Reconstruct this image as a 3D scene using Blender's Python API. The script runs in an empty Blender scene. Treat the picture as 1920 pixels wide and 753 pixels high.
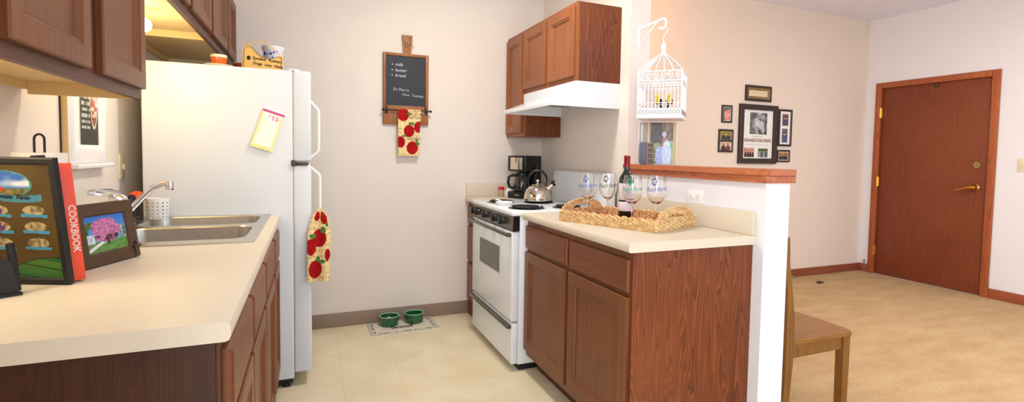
import bpy, bmesh, math, random
from mathutils import Vector, Matrix
random.seed(7)
SC = bpy.context.scene
COL = SC.collection
PI = math.pi
R = math.radians

# ---------------------------------------------------------------- camera
cam_d = bpy.data.cameras.new('camera')
cam = bpy.data.objects.new('camera', cam_d); COL.objects.link(cam)
F_PX, PX, PY = 962.514, 999.2, 339.5
cam_d.sensor_fit = 'HORIZONTAL'; cam_d.sensor_width = 36
cam_d.lens = F_PX * 36 / 1920
cam_d.shift_x = (960 - PX) / 1920
cam_d.shift_y = (PY - 376) / 1920
cam_d.clip_start = 0.02
def cam_axes(yaw, pitch, roll):
    f = Vector((math.sin(yaw)*math.cos(pitch), math.cos(yaw)*math.cos(pitch), -math.sin(pitch)))
    r = Vector((math.cos(yaw), -math.sin(yaw), 0)); u = r.cross(f)
    c, s = math.cos(roll), math.sin(roll)
    return c*r+s*u, -s*r+c*u, f
_r, _u, _f = cam_axes(0.410827, 0.050135, 0.0173625)
m = Matrix((( _r.x, _u.x, -_f.x, -1.743936), (_r.y, _u.y, -_f.y, -3.842116), (_r.z, _u.z, -_f.z, 1.237506), (0, 0, 0, 1)))
cam.matrix_world = m
SC.camera = cam

# ---------------------------------------------------------------- world, lights, exposure
vs = SC.view_settings
vs.view_transform = 'Standard'; vs.look = 'None'; vs.gamma = 1; vs.use_curve_mapping = False
vs.exposure = 0.17
world = bpy.data.worlds.new('world'); SC.world = world; world.use_nodes = True
bg = world.node_tree.nodes['Background']; bg.inputs[0].default_value = (0.75, 0.85, 1, 1); bg.inputs[1].default_value = 1.0

XLW = -2.555
def area(name, loc, target, sx, sy, power, color, spread=PI):
    d = bpy.data.lights.new(name, 'AREA'); d.shape = 'RECTANGLE'; d.size = sx; d.size_y = sy
    d.energy = power; d.color = color; d.spread = spread
    o = bpy.data.objects.new(name, d); COL.objects.link(o); o.location = loc
    o.rotation_euler = (Vector(target)-Vector(loc)).to_track_quat('-Z', 'Y').to_euler()
    return o
area('window_daylight_kitchen_side', (-1.2, -6.44, 1.45), (-1.0, 0, 1.2), 2.2, 1.9, 18, (0.80, 0.88, 1.0))  # weak fill daylight, added at an unseen rear window
area('window_daylight_left', (XLW+0.02, -5.15, 1.45), (0, -5.15, 1.45), 2.0, 1.9, 92, (0.88, 0.93, 1.0))  # daylight added at an unseen left window, lifts stove front and cabinet doors
area('window_daylight_living_side', (2.2, -6.44, 1.35), (2.0, 0, 1.1), 2.6, 2.1, 36, (0.62, 0.79, 1.0))  # cool daylight added at an unseen rear window on the living side

# ---------------------------------------------------------------- materials
def lin(c):
    return tuple(((x/255)/12.92 if x/255 <= 0.04045 else ((x/255+0.055)/1.055)**2.4) for x in c)
def new_mat(name):
    mt = bpy.data.materials.new(name); mt.use_nodes = True
    nt = mt.node_tree; return mt, nt, nt.nodes['Principled BSDF']
def N(nt, t, **kw):
    n = nt.nodes.new(t)
    for k, v in kw.items(): setattr(n, k, v)
    return n
def paint(name, rgb, rough=0.5, metal=0, var=0.04, nscale=6, bump=0, bscale=200, spec=0.5, coat=0, trans=0, ior=1.45, sss=0):
    mt, nt, b = new_mat(name)
    c = lin(rgb)
    tc = N(nt, 'ShaderNodeTexCoord'); no = N(nt, 'ShaderNodeTexNoise'); no.inputs['Scale'].default_value = nscale; no.inputs['Detail'].default_value = 4
    nt.links.new(tc.outputs['Object'], no.inputs['Vector'])
    r = N(nt, 'ShaderNodeValToRGB')
    r.color_ramp.elements[0].position = 0.3; r.color_ramp.elements[1].position = 0.7
    r.color_ramp.elements[0].color = (*[x*(1-var) for x in c], 1); r.color_ramp.elements[1].color = (*[min(1, x*(1+var)) for x in c], 1)
    nt.links.new(no.outputs['Fac'], r.inputs['Fac']); nt.links.new(r.outputs['Color'], b.inputs['Base Color'])
    b.inputs['Roughness'].default_value = rough; b.inputs['Metallic'].default_value = metal
    b.inputs['Specular IOR Level'].default_value = spec; b.inputs['Coat Weight'].default_value = coat
    b.inputs['Transmission Weight'].default_value = trans; b.inputs['IOR'].default_value = ior
    if bump:
        n2 = N(nt, 'ShaderNodeTexNoise'); n2.inputs['Scale'].default_value = bscale; n2.inputs['Detail'].default_value = 3
        nt.links.new(tc.outputs['Object'], n2.inputs['Vector'])
        bp = N(nt, 'ShaderNodeBump'); bp.inputs['Strength'].default_value = bump; bp.inputs['Distance'].default_value = 0.002
        nt.links.new(n2.outputs['Fac'], bp.inputs['Height']); nt.links.new(bp.outputs['Normal'], b.inputs['Normal'])
    return mt
def wood(name, dark, mid, light, axis='Z', scale=1.0, rough=0.38, cath=0.5, coat=0.06, fine=1.0):
    """long grain along one axis, with cathedral rings and fine pores"""
    mt, nt, b = new_mat(name)
    tc = N(nt, 'ShaderNodeTexCoord')
    mp = N(nt, 'ShaderNodeMapping')
    s = {'X': (1.1, 14, 14), 'Y': (14, 1.1, 14), 'Z': (14, 14, 1.1)}[axis]
    mp.inputs['Scale'].default_value = tuple(x*scale for x in s)
    oi = N(nt, 'ShaderNodeObjectInfo')
    ad = N(nt, 'ShaderNodeVectorMath', operation='ADD')
    sc = N(nt, 'ShaderNodeVectorMath', operation='SCALE'); sc.inputs['Scale'].default_value = 7.0
    cb = N(nt, 'ShaderNodeCombineXYZ')
    for i in range(3): nt.links.new(oi.outputs['Random'], cb.inputs[i])
    nt.links.new(cb.outputs[0], sc.inputs[0])
    nt.links.new(tc.outputs['Object'], ad.inputs[0]); nt.links.new(sc.outputs[0], ad.inputs[1])
    nt.links.new(ad.outputs[0], mp.inputs['Vector'])
    n1 = N(nt, 'ShaderNodeTexNoise'); n1.inputs['Scale'].default_value = 0.55; n1.inputs['Detail'].default_value = 2; n1.inputs['Distortion'].default_value = 0.3
    nt.links.new(mp.outputs[0], n1.inputs['Vector'])
    mul = N(nt, 'ShaderNodeMath', operation='MULTIPLY'); mul.inputs[1].default_value = 26
    nt.links.new(n1.outputs['Fac'], mul.inputs[0])
    fr = N(nt, 'ShaderNodeMath', operation='FRACT'); nt.links.new(mul.outputs[0], fr.inputs[0])
    mp2 = N(nt, 'ShaderNodeMapping')
    mp2.inputs['Scale'].default_value = tuple(x*scale*fine for x in {'X': (3, 160, 160), 'Y': (160, 3, 160), 'Z': (160, 160, 3)}[axis])
    nt.links.new(ad.outputs[0], mp2.inputs['Vector'])
    n2 = N(nt, 'ShaderNodeTexNoise'); n2.inputs['Scale'].default_value = 1.0; n2.inputs['Detail'].default_value = 3
    nt.links.new(mp2.outputs[0], n2.inputs['Vector'])
    mx = N(nt, 'ShaderNodeMix'); mx.data_type = 'FLOAT'; mx.inputs[0].default_value = 1-cath
    nt.links.new(fr.outputs[0], mx.inputs[2]); nt.links.new(n2.outputs['Fac'], mx.inputs[3])
    n3 = N(nt, 'ShaderNodeTexNoise'); n3.inputs['Scale'].default_value = 2.2; n3.inputs['Detail'].default_value = 2
    nt.links.new(ad.outputs[0], n3.inputs['Vector'])
    m2 = N(nt, 'ShaderNodeMix'); m2.data_type = 'FLOAT'; m2.inputs[0].default_value = 0.35
    nt.links.new(mx.outputs[0], m2.inputs[2]); nt.links.new(n3.outputs['Fac'], m2.inputs[3])
    r = N(nt, 'ShaderNodeValToRGB'); cr = r.color_ramp
    cr.elements[0].position = 0.25; cr.elements[0].color = (*lin(dark), 1)
    cr.elements[1].position = 0.75; cr.elements[1].color = (*lin(light), 1)
    e = cr.elements.new(0.5); e.color = (*lin(mid), 1)
    nt.links.new(m2.outputs[0], r.inputs['Fac']); nt.links.new(r.outputs['Color'], b.inputs['Base Color'])
    b.inputs['Roughness'].default_value = rough; b.inputs['Specular IOR Level'].default_value = 0.35; b.inputs['Coat Weight'].default_value = coat; b.inputs['Coat Roughness'].default_value = 0.25
    return mt
def vcol_mat(name, rough=0.6, spec=0.4, coat=0, bump=0, bscale=900):
    mt, nt, b = new_mat(name)
    a = N(nt, 'ShaderNodeAttribute'); a.attribute_name = 'paint'
    nt.links.new(a.outputs['Color'], b.inputs['Base Color'])
    b.inputs['Roughness'].default_value = rough; b.inputs['Specular IOR Level'].default_value = spec; b.inputs['Coat Weight'].default_value = coat
    if bump:
        tc = N(nt, 'ShaderNodeTexCoord'); n2 = N(nt, 'ShaderNodeTexNoise'); n2.inputs['Scale'].default_value = bscale
        nt.links.new(tc.outputs['Object'], n2.inputs['Vector'])
        bp = N(nt, 'ShaderNodeBump'); bp.inputs['Strength'].default_value = bump; bp.inputs['Distance'].default_value = 0.001
        nt.links.new(n2.outputs['Fac'], bp.inputs['Height']); nt.links.new(bp.outputs['Normal'], b.inputs['Normal'])
    return mt
def emit_mat(name, rgb, strength):
    mt, nt, b = new_mat(name)
    b.inputs['Emission Color'].default_value = (*lin(rgb), 1); b.inputs['Emission Strength'].default_value = strength
    b.inputs['Base Color'].default_value = (*lin(rgb), 1)
    return mt
def glass_mat(name, rgb=(255, 255, 255), rough=0.0, ior=1.45):
    mt, nt, b = new_mat(name)
    b.inputs['Base Color'].default_value = (*lin(rgb), 1); b.inputs['Transmission Weight'].default_value = 1
    b.inputs['Roughness'].default_value = rough; b.inputs['IOR'].default_value = ior
    return mt

M = {}
M['wall'] = paint('wall_paint', (232, 222, 212), 0.85, var=0.01, bump=0.08, bscale=120, spec=0.2)
M['wall_white'] = paint('white_wall_paint', (233, 231, 234), 0.8, var=0.01, bump=0.08, bscale=120, spec=0.2)
M['wall_warm'] = paint('warm_wall_paint', (230, 212, 196), 0.85, var=0.01, bump=0.08, bscale=120, spec=0.2)
M['ceiling'] = paint('ceiling_paint', (238, 238, 250), 0.9, var=0.01, bump=0.2, bscale=60, spec=0.2)
M['vinyl_base'] = paint('taupe_vinyl_baseboard', (148, 128, 112), 0.5, var=0.03)
M['oak_trim'] = wood('oak_trim_stain', (126, 58, 32), (165, 88, 50), (184, 104, 62), 'Z', cath=0.35)
M['oak_trim_h'] = wood('oak_trim_stain_horizontal', (126, 62, 40), (158, 84, 54), (176, 100, 64), 'Y', cath=0.35)
M['ledge'] = wood('ledge_stain', (146, 80, 50), (184, 106, 68), (206, 130, 88), 'Y', cath=0.35)
M['oak_trim_x'] = wood('oak_trim_stain_along_x', (116, 58, 38), (146, 80, 54), (164, 94, 64), 'X', cath=0.35)
M['door'] = wood('red_brown_oak_door', (104, 48, 26), (126, 62, 36), (134, 70, 42), 'Z', scale=0.8, cath=0.22, rough=0.45)
M['cab'] = wood('cabinet_door_wood', (92, 52, 26), (116, 68, 36), (132, 80, 44), 'Z', scale=1.0, cath=0.12, fine=0.5, rough=0.4)
M['cab_h'] = wood('cabinet_drawer_wood', (90, 46, 22), (114, 62, 32), (130, 76, 40), 'Y', scale=1.0, cath=0.12, fine=0.5, rough=0.4)
M['cabend'] = wood('cabinet_end_panel_oak', (72, 30, 9), (114, 55, 22), (138, 73, 34), 'Z', scale=1.35, cath=0.5, rough=0.42)
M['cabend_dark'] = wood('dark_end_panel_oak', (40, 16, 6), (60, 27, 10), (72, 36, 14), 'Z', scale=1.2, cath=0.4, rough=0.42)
M['cabup'] = wood('upper_cabinet_wood', (116, 62, 30), (148, 86, 46), (164, 100, 58), 'Z', scale=1.0, cath=0.12, fine=0.5, rough=0.4)
M['cab_in'] = paint('cabinet_underside', (226, 196, 138), 0.6, var=0.03)
M['frame_dark'] = wood('face_frame_wood', (64, 32, 20), (86, 48, 30), (100, 58, 38), 'Z', cath=0.1, rough=0.45)
M['laminate'] = paint('beige_laminate', (215, 202, 180), 0.38, var=0.015, nscale=90, spec=0.4)
M['white_enamel'] = paint('white_enamel', (232, 235, 238), 0.22, var=0.004, spec=0.5)
M['fridge'] = paint('fridge_white', (222, 226, 230), 0.35, var=0.004, spec=0.4, bump=0.1, bscale=400)
M['white_plastic'] = paint('white_plastic', (240, 240, 238), 0.35, var=0.004)
M['ivory'] = paint('ivory_plastic', (226, 216, 184), 0.4, var=0.01)
M['black_gloss'] = paint('black_gloss', (12, 11, 12), 0.22, var=0.02)
M['black_matte'] = paint('black_matte', (24, 22, 22), 0.5, var=0.05)
M['graphite'] = paint('graphite_panel', (92, 84, 74), 0.25, var=0.02, metal=0.3)
M['window_dark'] = paint('oven_glass', (92, 90, 84), 0.12, var=0.02)
M['chrome'] = paint('chrome', (225, 225, 228), 0.08, metal=1, var=0.01)
M['steel'] = paint('brushed_stainless', (196, 192, 184), 0.28, metal=1, var=0.05, nscale=40)
M['kettle'] = paint('polished_steel', (216, 206, 192), 0.10, metal=1, var=0.02)
M['brass'] = paint('polished_brass', (214, 166, 82), 0.18, metal=1, var=0.03)
M['brass_dull'] = paint('antique_brass', (170, 148, 104), 0.35, metal=0.8, var=0.08, nscale=60)
M['bronze'] = paint('dark_hinge_metal', (82, 72, 58), 0.4, metal=0.7)
M['iron'] = paint('black_iron', (28, 24, 24), 0.45, var=0.08)
M['slate'] = paint('chalkboard_slate', (42, 44, 52), 0.55, var=0.12, nscale=9)
M['chalk'] = paint('chalk', (232, 232, 232), 0.9, var=0.02)
M['board_wood'] = wood('honey_board_wood', (120, 70, 30), (158, 96, 44), (176, 114, 58), 'Z', cath=0.25)
M['twine'] = paint('jute_twine', (186, 154, 116), 0.9, var=0.12, nscale=80)
M['vcol_cloth'] = vcol_mat('printed_cotton', 0.9, 0.1, bump=0.3)
M['vcol_print'] = vcol_mat('glossy_print', 0.3, 0.4)
M['vcol_paper'] = vcol_mat('printed_paper', 0.7, 0.2)
M['green_glaze'] = paint('dark_green_glaze', (28, 92, 58), 0.15, var=0.08, nscale=20, coat=0.6)
M['green_rim'] = paint('pale_green_rim', (150, 190, 160), 0.25)
M['kibble'] = paint('kibble', (176, 108, 66), 0.8, var=0.1)
M['kibble_light'] = paint('pale_kibble', (226, 214, 150), 0.8, var=0.1)
M['white_iron'] = paint('white_painted_wire', (244, 244, 248), 0.4, var=0.005)
M['yellow'] = paint('yellow_feathers', (244, 206, 40), 0.8, var=0.1, nscale=80)
M['bird_dark'] = paint('dark_feathers', (58, 50, 34), 0.8, var=0.2, nscale=90)
M['frame_espresso'] = paint('espresso_frame', (52, 36, 32), 0.35, var=0.06)
M['frame_brown'] = wood('rustic_brown_frame', (58, 40, 26), (78, 56, 38), (90, 68, 48), 'X', cath=0.15, rough=0.6, coat=0)
M['gold_mat'] = paint('antique_gold_liner', (136, 112, 62), 0.45, metal=0.3, var=0.08)
M['mat_board'] = paint('white_mat_board', (232, 228, 220), 0.8)
M['cover_red'] = paint('orange_red_cover', (238, 84, 56), 0.35, var=0.02)
M['paper'] = paint('white_paper', (240, 236, 228), 0.85)
M['white_text'] = paint('white_ink', (240, 230, 220), 0.7)
M['black_ink'] = paint('black_ink', (34, 28, 24), 0.7)
M['red_ink'] = paint('dark_red_ink', (120, 52, 44), 0.7)
M['grey_ink'] = paint('grey_ink', (150, 150, 146), 0.7)
M['ink_blue'] = paint('blue_glass_paint', (40, 110, 190), 0.4)
M['ink_purple'] = paint('violet_glass_paint', (70, 70, 170), 0.4)
M['ink_green'] = paint('green_glass_paint', (20, 150, 110), 0.4)
M['ink_black'] = paint('black_glass_paint', (40, 44, 60), 0.4)
M['glass'] = glass_mat('clear_glass')
M['bottle_glass'] = paint('dark_bottle_glass', (14, 24, 16), 0.06, coat=0.5)
M['foil_red'] = paint('red_foil', (150, 34, 36), 0.3, metal=0.4, var=0.05)
M['label'] = paint('bottle_label', (228, 222, 226), 0.6)
M['red_liner'] = paint('red_liner', (206, 48, 50), 0.8)
M['orange'] = paint('orange_scrubber', (240, 78, 20), 0.7, var=0.1, nscale=120, bump=0.8, bscale=500)
M['terracotta'] = paint('orange_glaze', (222, 106, 28), 0.2, var=0.08, nscale=30)
M['cream_glaze'] = paint('cream_glaze', (240, 222, 190), 0.3)
M['red_glaze'] = paint('brick_red_glaze', (166, 46, 22), 0.35)
M['sign_tan'] = paint('tan_sign_wood', (232, 184, 104), 0.6, var=0.05)
M['rust'] = paint('rust_heart', (166, 72, 40), 0.6)
M['cloth_blue'] = paint('cobalt_paint', (50, 90, 190), 0.4)
M['chair'] = wood('honey_brown_chair', (98, 62, 22), (128, 84, 34), (148, 102, 46), 'Z', cath=0.2, rough=0.4)
M['chair_seat'] = wood('honey_brown_seat', (110, 70, 28), (142, 94, 42), (158, 110, 54), 'X', cath=0.2, rough=0.32)
M['bulb'] = emit_mat('warm_bulb', (255, 236, 190), 9)
M['speaker_grey'] = paint('slate_grey', (92, 96, 108), 0.5)
M['crate'] = wood('crate_wood', (92, 68, 50), (128, 98, 76), (150, 118, 92), 'Y', cath=0.2)
M['shaker_tan'] = paint('spice_jar', (214, 176, 142), 0.3, trans=0.2)
M['red_plastic'] = paint('red_plastic', (200, 30, 44), 0.35)
M['carafe'] = glass_mat('carafe_glass', (200, 200, 200))
M['coffee'] = paint('coffee', (24, 14, 10), 0.1)

def floor_vinyl():
    mt, nt, b = new_mat('cream_vinyl_tile')
    tc = N(nt, 'ShaderNodeTexCoord'); mp = N(nt, 'ShaderNodeMapping')
    mp.inputs['Location'].default_value = (1.28, 0.35, 0)
    nt.links.new(tc.outputs['Object'], mp.inputs[0])
    br = N(nt, 'ShaderNodeTexBrick'); br.offset = 0.0; br.squash = 1
    br.inputs['Scale'].default_value = 1.0; br.inputs['Brick Width'].default_value = 0.305; br.inputs['Row Height'].default_value = 0.305
    br.inputs['Mortar Size'].default_value = 0.003; br.inputs['Mortar Smooth'].default_value = 0.6
    br.inputs['Color1'].default_value = (*lin((238, 226, 194)), 1); br.inputs['Color2'].default_value = (*lin((235, 222, 190)), 1); br.inputs['Mortar'].default_value = (*lin((226, 212, 178)), 1)
    nt.links.new(mp.outputs[0], br.inputs['Vector'])
    no = N(nt, 'ShaderNodeTexNoise'); no.inputs['Scale'].default_value = 5; no.inputs['Detail'].default_value = 6
    nt.links.new(tc.outputs['Object'], no.inputs['Vector'])
    mx = N(nt, 'ShaderNodeMix'); mx.data_type = 'RGBA'; mx.blend_type = 'MULTIPLY'; mx.inputs[0].default_value = 0.35
    r = N(nt, 'ShaderNodeValToRGB'); r.color_ramp.elements[0].position = 0.35; r.color_ramp.elements[0].color = (*lin((226, 212, 184)), 1); r.color_ramp.elements[1].position = 0.65; r.color_ramp.elements[1].color = (1, 1, 1, 1)
    nt.links.new(no.outputs['Fac'], r.inputs[0]); nt.links.new(br.outputs['Color'], mx.inputs[6]); nt.links.new(r.outputs[0], mx.inputs[7])
    nt.links.new(mx.outputs[2], b.inputs['Base Color']); b.inputs['Roughness'].default_value = 0.36; b.inputs['Specular IOR Level'].default_value = 0.4
    return mt
def carpet():
    mt, nt, b = new_mat('tan_loop_carpet')
    tc = N(nt, 'ShaderNodeTexCoord')
    n1 = N(nt, 'ShaderNodeTexNoise'); n1.inputs['Scale'].default_value = 3.2; n1.inputs['Detail'].default_value = 5
    mp = N(nt, 'ShaderNodeMapping'); mp.inputs['Scale'].default_value = (1, 2.4, 1); mp.inputs['Rotation'].default_value = (0, 0, 0.4)
    nt.links.new(tc.outputs['Object'], mp.inputs[0]); nt.links.new(mp.outputs[0], n1.inputs['Vector'])
    v = N(nt, 'ShaderNodeTexVoronoi'); v.inputs['Scale'].default_value = 150
    nt.links.new(tc.outputs['Object'], v.inputs['Vector'])
    r = N(nt, 'ShaderNodeValToRGB'); r.color_ramp.elements[0].position = 0.32; r.color_ramp.elements[0].color = (*lin((196, 165, 124)), 1)
    r.color_ramp.elements[1].position = 0.66; r.color_ramp.elements[1].color = (*lin((208, 180, 140)), 1)
    nt.links.new(n1.outputs['Fac'], r.inputs[0])
    r2 = N(nt, 'ShaderNodeValToRGB'); r2.color_ramp.elements[0].color = (1, 1, 1, 1); r2.color_ramp.elements[1].position = 0.8; r2.color_ramp.elements[1].color = (0.72, 0.68, 0.62, 1)
    nt.links.new(v.outputs['Distance'], r2.inputs[0])
    mx = N(nt, 'ShaderNodeMix'); mx.data_type = 'RGBA'; mx.blend_type = 'MULTIPLY'; mx.inputs[0].default_value = 0.8
    nt.links.new(r.outputs[0], mx.inputs[6]); nt.links.new(r2.outputs[0], mx.inputs[7]); nt.links.new(mx.outputs[2], b.inputs['Base Color'])
    bp = N(nt, 'ShaderNodeBump'); bp.inputs['Strength'].default_value = 0.5; bp.inputs['Distance'].default_value = 0.004; bp.invert = True
    nt.links.new(v.outputs['Distance'], bp.inputs['Height']); nt.links.new(bp.outputs[0], b.inputs['Normal'])
    b.inputs['Roughness'].default_value = 1; b.inputs['Specular IOR Level'].default_value = 0.05
    return mt
def wicker():
    mt, nt, b = new_mat('woven_seagrass')
    tc = N(nt, 'ShaderNodeTexCoord')
    no = N(nt, 'ShaderNodeTexNoise'); no.inputs['Scale'].default_value = 60; no.inputs['Detail'].default_value = 3
    nt.links.new(tc.outputs['Object'], no.inputs['Vector'])
    r = N(nt, 'ShaderNodeValToRGB'); r.color_ramp.elements[0].position = 0.3; r.color_ramp.elements[0].color = (*lin((190, 142, 84)), 1)
    r.color_ramp.elements[1].position = 0.7; r.color_ramp.elements[1].color = (*lin((238, 208, 152)), 1)
    nt.links.new(no.outputs['Fac'], r.inputs[0]); nt.links.new(r.outputs[0], b.inputs['Base Color']); b.inputs['Roughness'].default_value = 0.7
    return mt
M['vinyl'] = floor_vinyl(); M['carpet'] = carpet(); M['wicker'] = wicker()

# ---------------------------------------------------------------- geometry helpers
MW = {}     # object name -> world matrix of a thing
class MB:
    def __init__(s): s.bm = bmesh.new(); s.T = Matrix()
    def v(s, p): return s.bm.verts.new(s.T @ Vector(p))
    def face(s, vs):
        try: return s.bm.faces.new(vs)
        except ValueError: return None
    def box(s, x0, x1, y0, y1, z0, z1, bev=0.0, seg=2):
        x0, x1 = min(x0, x1), max(x0, x1); y0, y1 = min(y0, y1), max(y0, y1); z0, z1 = min(z0, z1), max(z0, z1)
        q = [s.v((x, y, z)) for z in (z0, z1) for y in (y0, y1) for x in (x0, x1)]
        fs = [s.face([q[i] for i in f]) for f in ((0, 2, 3, 1), (4, 5, 7, 6), (0, 1, 5, 4), (2, 6, 7, 3), (0, 4, 6, 2), (1, 3, 7, 5))]
        if bev > 0:
            bev = min(bev, 0.49*min(x1-x0, y1-y0, z1-z0))
            es = list({e for f in fs for e in f.edges})
            bmesh.ops.bevel(s.bm, geom=es, offset=bev, segments=seg, profile=0.5, affect='EDGES')
        return s
    def loops(s, rings, closed=True, cap0=True, cap1=True):
        vr = [[s.v(p) for p in r] for r in rings]
        n = len(vr[0])
        for a, b in zip(vr, vr[1:]):
            for i in range(n if closed else n-1):
                j = (i+1) % n; s.face([a[i], a[j], b[j], b[i]])
        if cap0: s.face(vr[0][::-1])
        if cap1: s.face(vr[-1])
        return s
    def lathe(s, prof, seg=32, center=(0, 0, 0), cap=True, squash=(1, 1)):
        cx, cy, cz = center
        rings = [[(cx+max(r, 1e-4)*math.cos(2*PI*i/seg)*squash[0], cy+max(r, 1e-4)*math.sin(2*PI*i/seg)*squash[1], cz+z) for i in range(seg)] for r, z in prof]
        return s.loops(rings, cap0=cap, cap1=cap)
    def tube(s, pts, r, seg=10, cap=True, radii=None, flat=1.0):
        pts = [Vector(p) for p in pts]; rings = []; prev = None
        for i, p in enumerate(pts):
            t = (pts[min(i+1, len(pts)-1)]-pts[max(i-1, 0)]).normalized()
            if prev is None:
                a = Vector((0, 0, 1)) if abs(t.z) < 0.9 else Vector((1, 0, 0))
                nrm = (a - t*a.dot(t)).normalized()
            else: nrm = (prev - t*prev.dot(t)).normalized()
            prev = nrm; bn = t.cross(nrm); rr = radii[i] if radii else r
            rings.append([tuple(p + nrm*rr*math.cos(2*PI*k/seg)*flat + bn*rr*math.sin(2*PI*k/seg)) for k in range(seg)])
        return s.loops(rings, cap0=cap, cap1=cap)
    def sphere(s, c, r, seg=20, rings=12, sc=(1, 1, 1)):
        pr = [(r*math.sin(PI*i/rings), -r*math.cos(PI*i/rings)) for i in range(rings+1)]
        L = [[(c[0]+max(a, 1e-5)*math.cos(2*PI*k/seg)*sc[0], c[1]+max(a, 1e-5)*math.sin(2*PI*k/seg)*sc[1], c[2]+z*sc[2]) for k in range(seg)] for a, z in pr]
        return s.loops(L, cap0=True, cap1=True)
    def prism(s, poly, o, u, v, n, d):
        """polygon (a,b) in plane o+a*u+b*v extruded by d along n"""
        o, u, v, n = Vector(o), Vector(u), Vector(v), Vector(n)
        a = [tuple(o+u*x+v*y) for x, y in poly]; b = [tuple(o+u*x+v*y+n*d) for x, y in poly]
        return s.loops([a, b])
    def rings(s, o, u, v, n, w, h, prof, cap0=True, cap1=True):
        """nested rectangles: prof = [(inset, depth along n)]"""
        o, u, v, n = Vector(o), Vector(u), Vector(v), Vector(n)
        L = [[tuple(o+u*a+v*b+n*d) for a, b in ((i, i), (w-i, i), (w-i, h-i), (i, h-i))] for i, d in prof]
        return s.loops(L, cap0=cap0, cap1=cap1)
    def build(s, name, mat, parent=None, world=True, smooth=True, angle=35):
        bmesh.ops.recalc_face_normals(s.bm, faces=s.bm.faces)
        me = bpy.data.meshes.new(name); s.bm.to_mesh(me); s.bm.free()
        return link(name, me, mat, parent, world, smooth, angle)
def link(name, me, mat, parent=None, world=True, smooth=True, angle=35):
    o = bpy.data.objects.new(name, me); COL.objects.link(o)
    if mat: me.materials.append(M[mat] if isinstance(mat, str) else mat)
    if parent is not None:
        W = MW[parent.name]; MW[o.name] = W
        if world: me.transform(W.inverted())
        o.parent = parent
    else: MW[o.name] = Matrix()
    if smooth and len(me.polygons):
        me.shade_smooth(); me.set_sharp_from_angle(angle=R(angle))
    return o
def thing(name, label, cat, loc=(0, 0, 0), rotz=0, group=None):
    o = bpy.data.objects.new(name, None); COL.objects.link(o)
    o.location = loc; o.rotation_euler = (0, 0, rotz); o.empty_display_size = 0.05
    o['label'] = label; o['category'] = cat
    if group: o['group'] = group
    MW[o.name] = Matrix.Translation(Vector(loc)) @ Matrix.Rotation(rotz, 4, 'Z')
    return o
def tag(o, label, cat, group=None):
    o['label'] = label; o['category'] = cat
    if group: o['group'] = group
    # put the origin at the base centre
    me = o.data; vs_ = [v.co for v in me.vertices]
    c = Vector(((min(v.x for v in vs_)+max(v.x for v in vs_))/2, (min(v.y for v in vs_)+max(v.y for v in vs_))/2, min(v.z for v in vs_)))
    me.transform(Matrix.Translation(-c)); o.location = c; MW[o.name] = Matrix.Translation(c)
    return o
def struct(o):
    o['kind'] = 'structure'; return o
def dup(root, loc, rotz, label, group=None):
    r = root.copy(); COL.objects.link(r); r.location = loc; r.rotation_euler = (0, 0, rotz); r['label'] = label
    if group: r['group'] = group
    for ch in root.children:
        c = ch.copy(); COL.objects.link(c); c.parent = r
        for g in ch.children:
            d = g.copy(); COL.objects.link(d); d.parent = c
    return r
def text(name, s, size, mat, o, u, v, parent, align='LEFT', thick=0.0004, bold=0.0, shear=0.0):
    """flat lettering: baseline start o, reading direction u, up v (world)"""
    c = bpy.data.curves.new(name, 'FONT'); c.body = s; c.size = size; c.align_x = align; c.extrude = thick; c.offset = bold; c.shear = shear
    c.resolution_u = 3
    t = bpy.data.objects.new('tmp', c); me = bpy.data.meshes.new_from_object(t); bpy.data.objects.remove(t)
    me.name = name
    u = Vector(u).normalized(); v = Vector(v).normalized(); n = u.cross(v); o = Vector(o)
    me.transform(Matrix(((u.x, v.x, n.x, o.x), (u.y, v.y, n.y, o.y), (u.z, v.z, n.z, o.z), (0, 0, 0, 1))))
    return link(name, me, mat, parent, True, smooth=False)
def picture(name, mat, o, u, v, w, h, nx, ny, fn, parent=None, world=True, warp=None):
    """grid panel whose colour at (a,b) in 0..1 is fn(a,b) (sRGB 0-255); warp may bend it"""
    o, u, v = Vector(o), Vector(u), Vector(v)
    vs_, fs, cols = [], [], []
    for j in range(ny+1):
        for i in range(nx+1):
            a, b = i/nx, j/ny
            p = o+u*w*a+v*h*b if warp is None else Vector(warp(a, b))
            vs_.append(p)
    for j in range(ny):
        for i in range(nx):
            k = j*(nx+1)+i; fs.append((k, k+1, k+nx+2, k+nx+1)); cols.append((*lin(fn((i+.5)/nx, (j+.5)/ny)), 1))
    me = bpy.data.meshes.new(name); me.from_pydata(vs_, [], fs)
    at = me.color_attributes.new('paint', 'FLOAT_COLOR', 'CORNER')
    buf = []
    for c in cols: buf += list(c)*4
    at.data.foreach_set('color', buf)
    return link(name, me, mat, parent, world, smooth=warp is not None, angle=60)
def _h(i, j, k=0):
    n = (i*374761393+j*668265263+k*974634777) & 0xffffffff
    n = ((n ^ (n >> 13))*1274126177) & 0xffffffff
    return ((n ^ (n >> 16)) & 0xffff)/65535
def noise(x, y, k=0):
    i, j = math.floor(x), math.floor(y); a, b = x-i, y-j; a = a*a*(3-2*a); b = b*b*(3-2*b)
    return (_h(i, j, k)*(1-a)+_h(i+1, j, k)*a)*(1-b)+(_h(i, j+1, k)*(1-a)+_h(i+1, j+1, k)*a)*b
def mixc(a, b, t):
    t = max(0, min(1, t)); return tuple(x*(1-t)+y*t for x, y in zip(a, b))
def ell(a, b, cx, cy, rx, ry): return ((a-cx)/rx)**2+((b-cy)/ry)**2
X, Y, Z = Vector((1, 0, 0)), Vector((0, 1, 0)), Vector((0, 0, 1))

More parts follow.
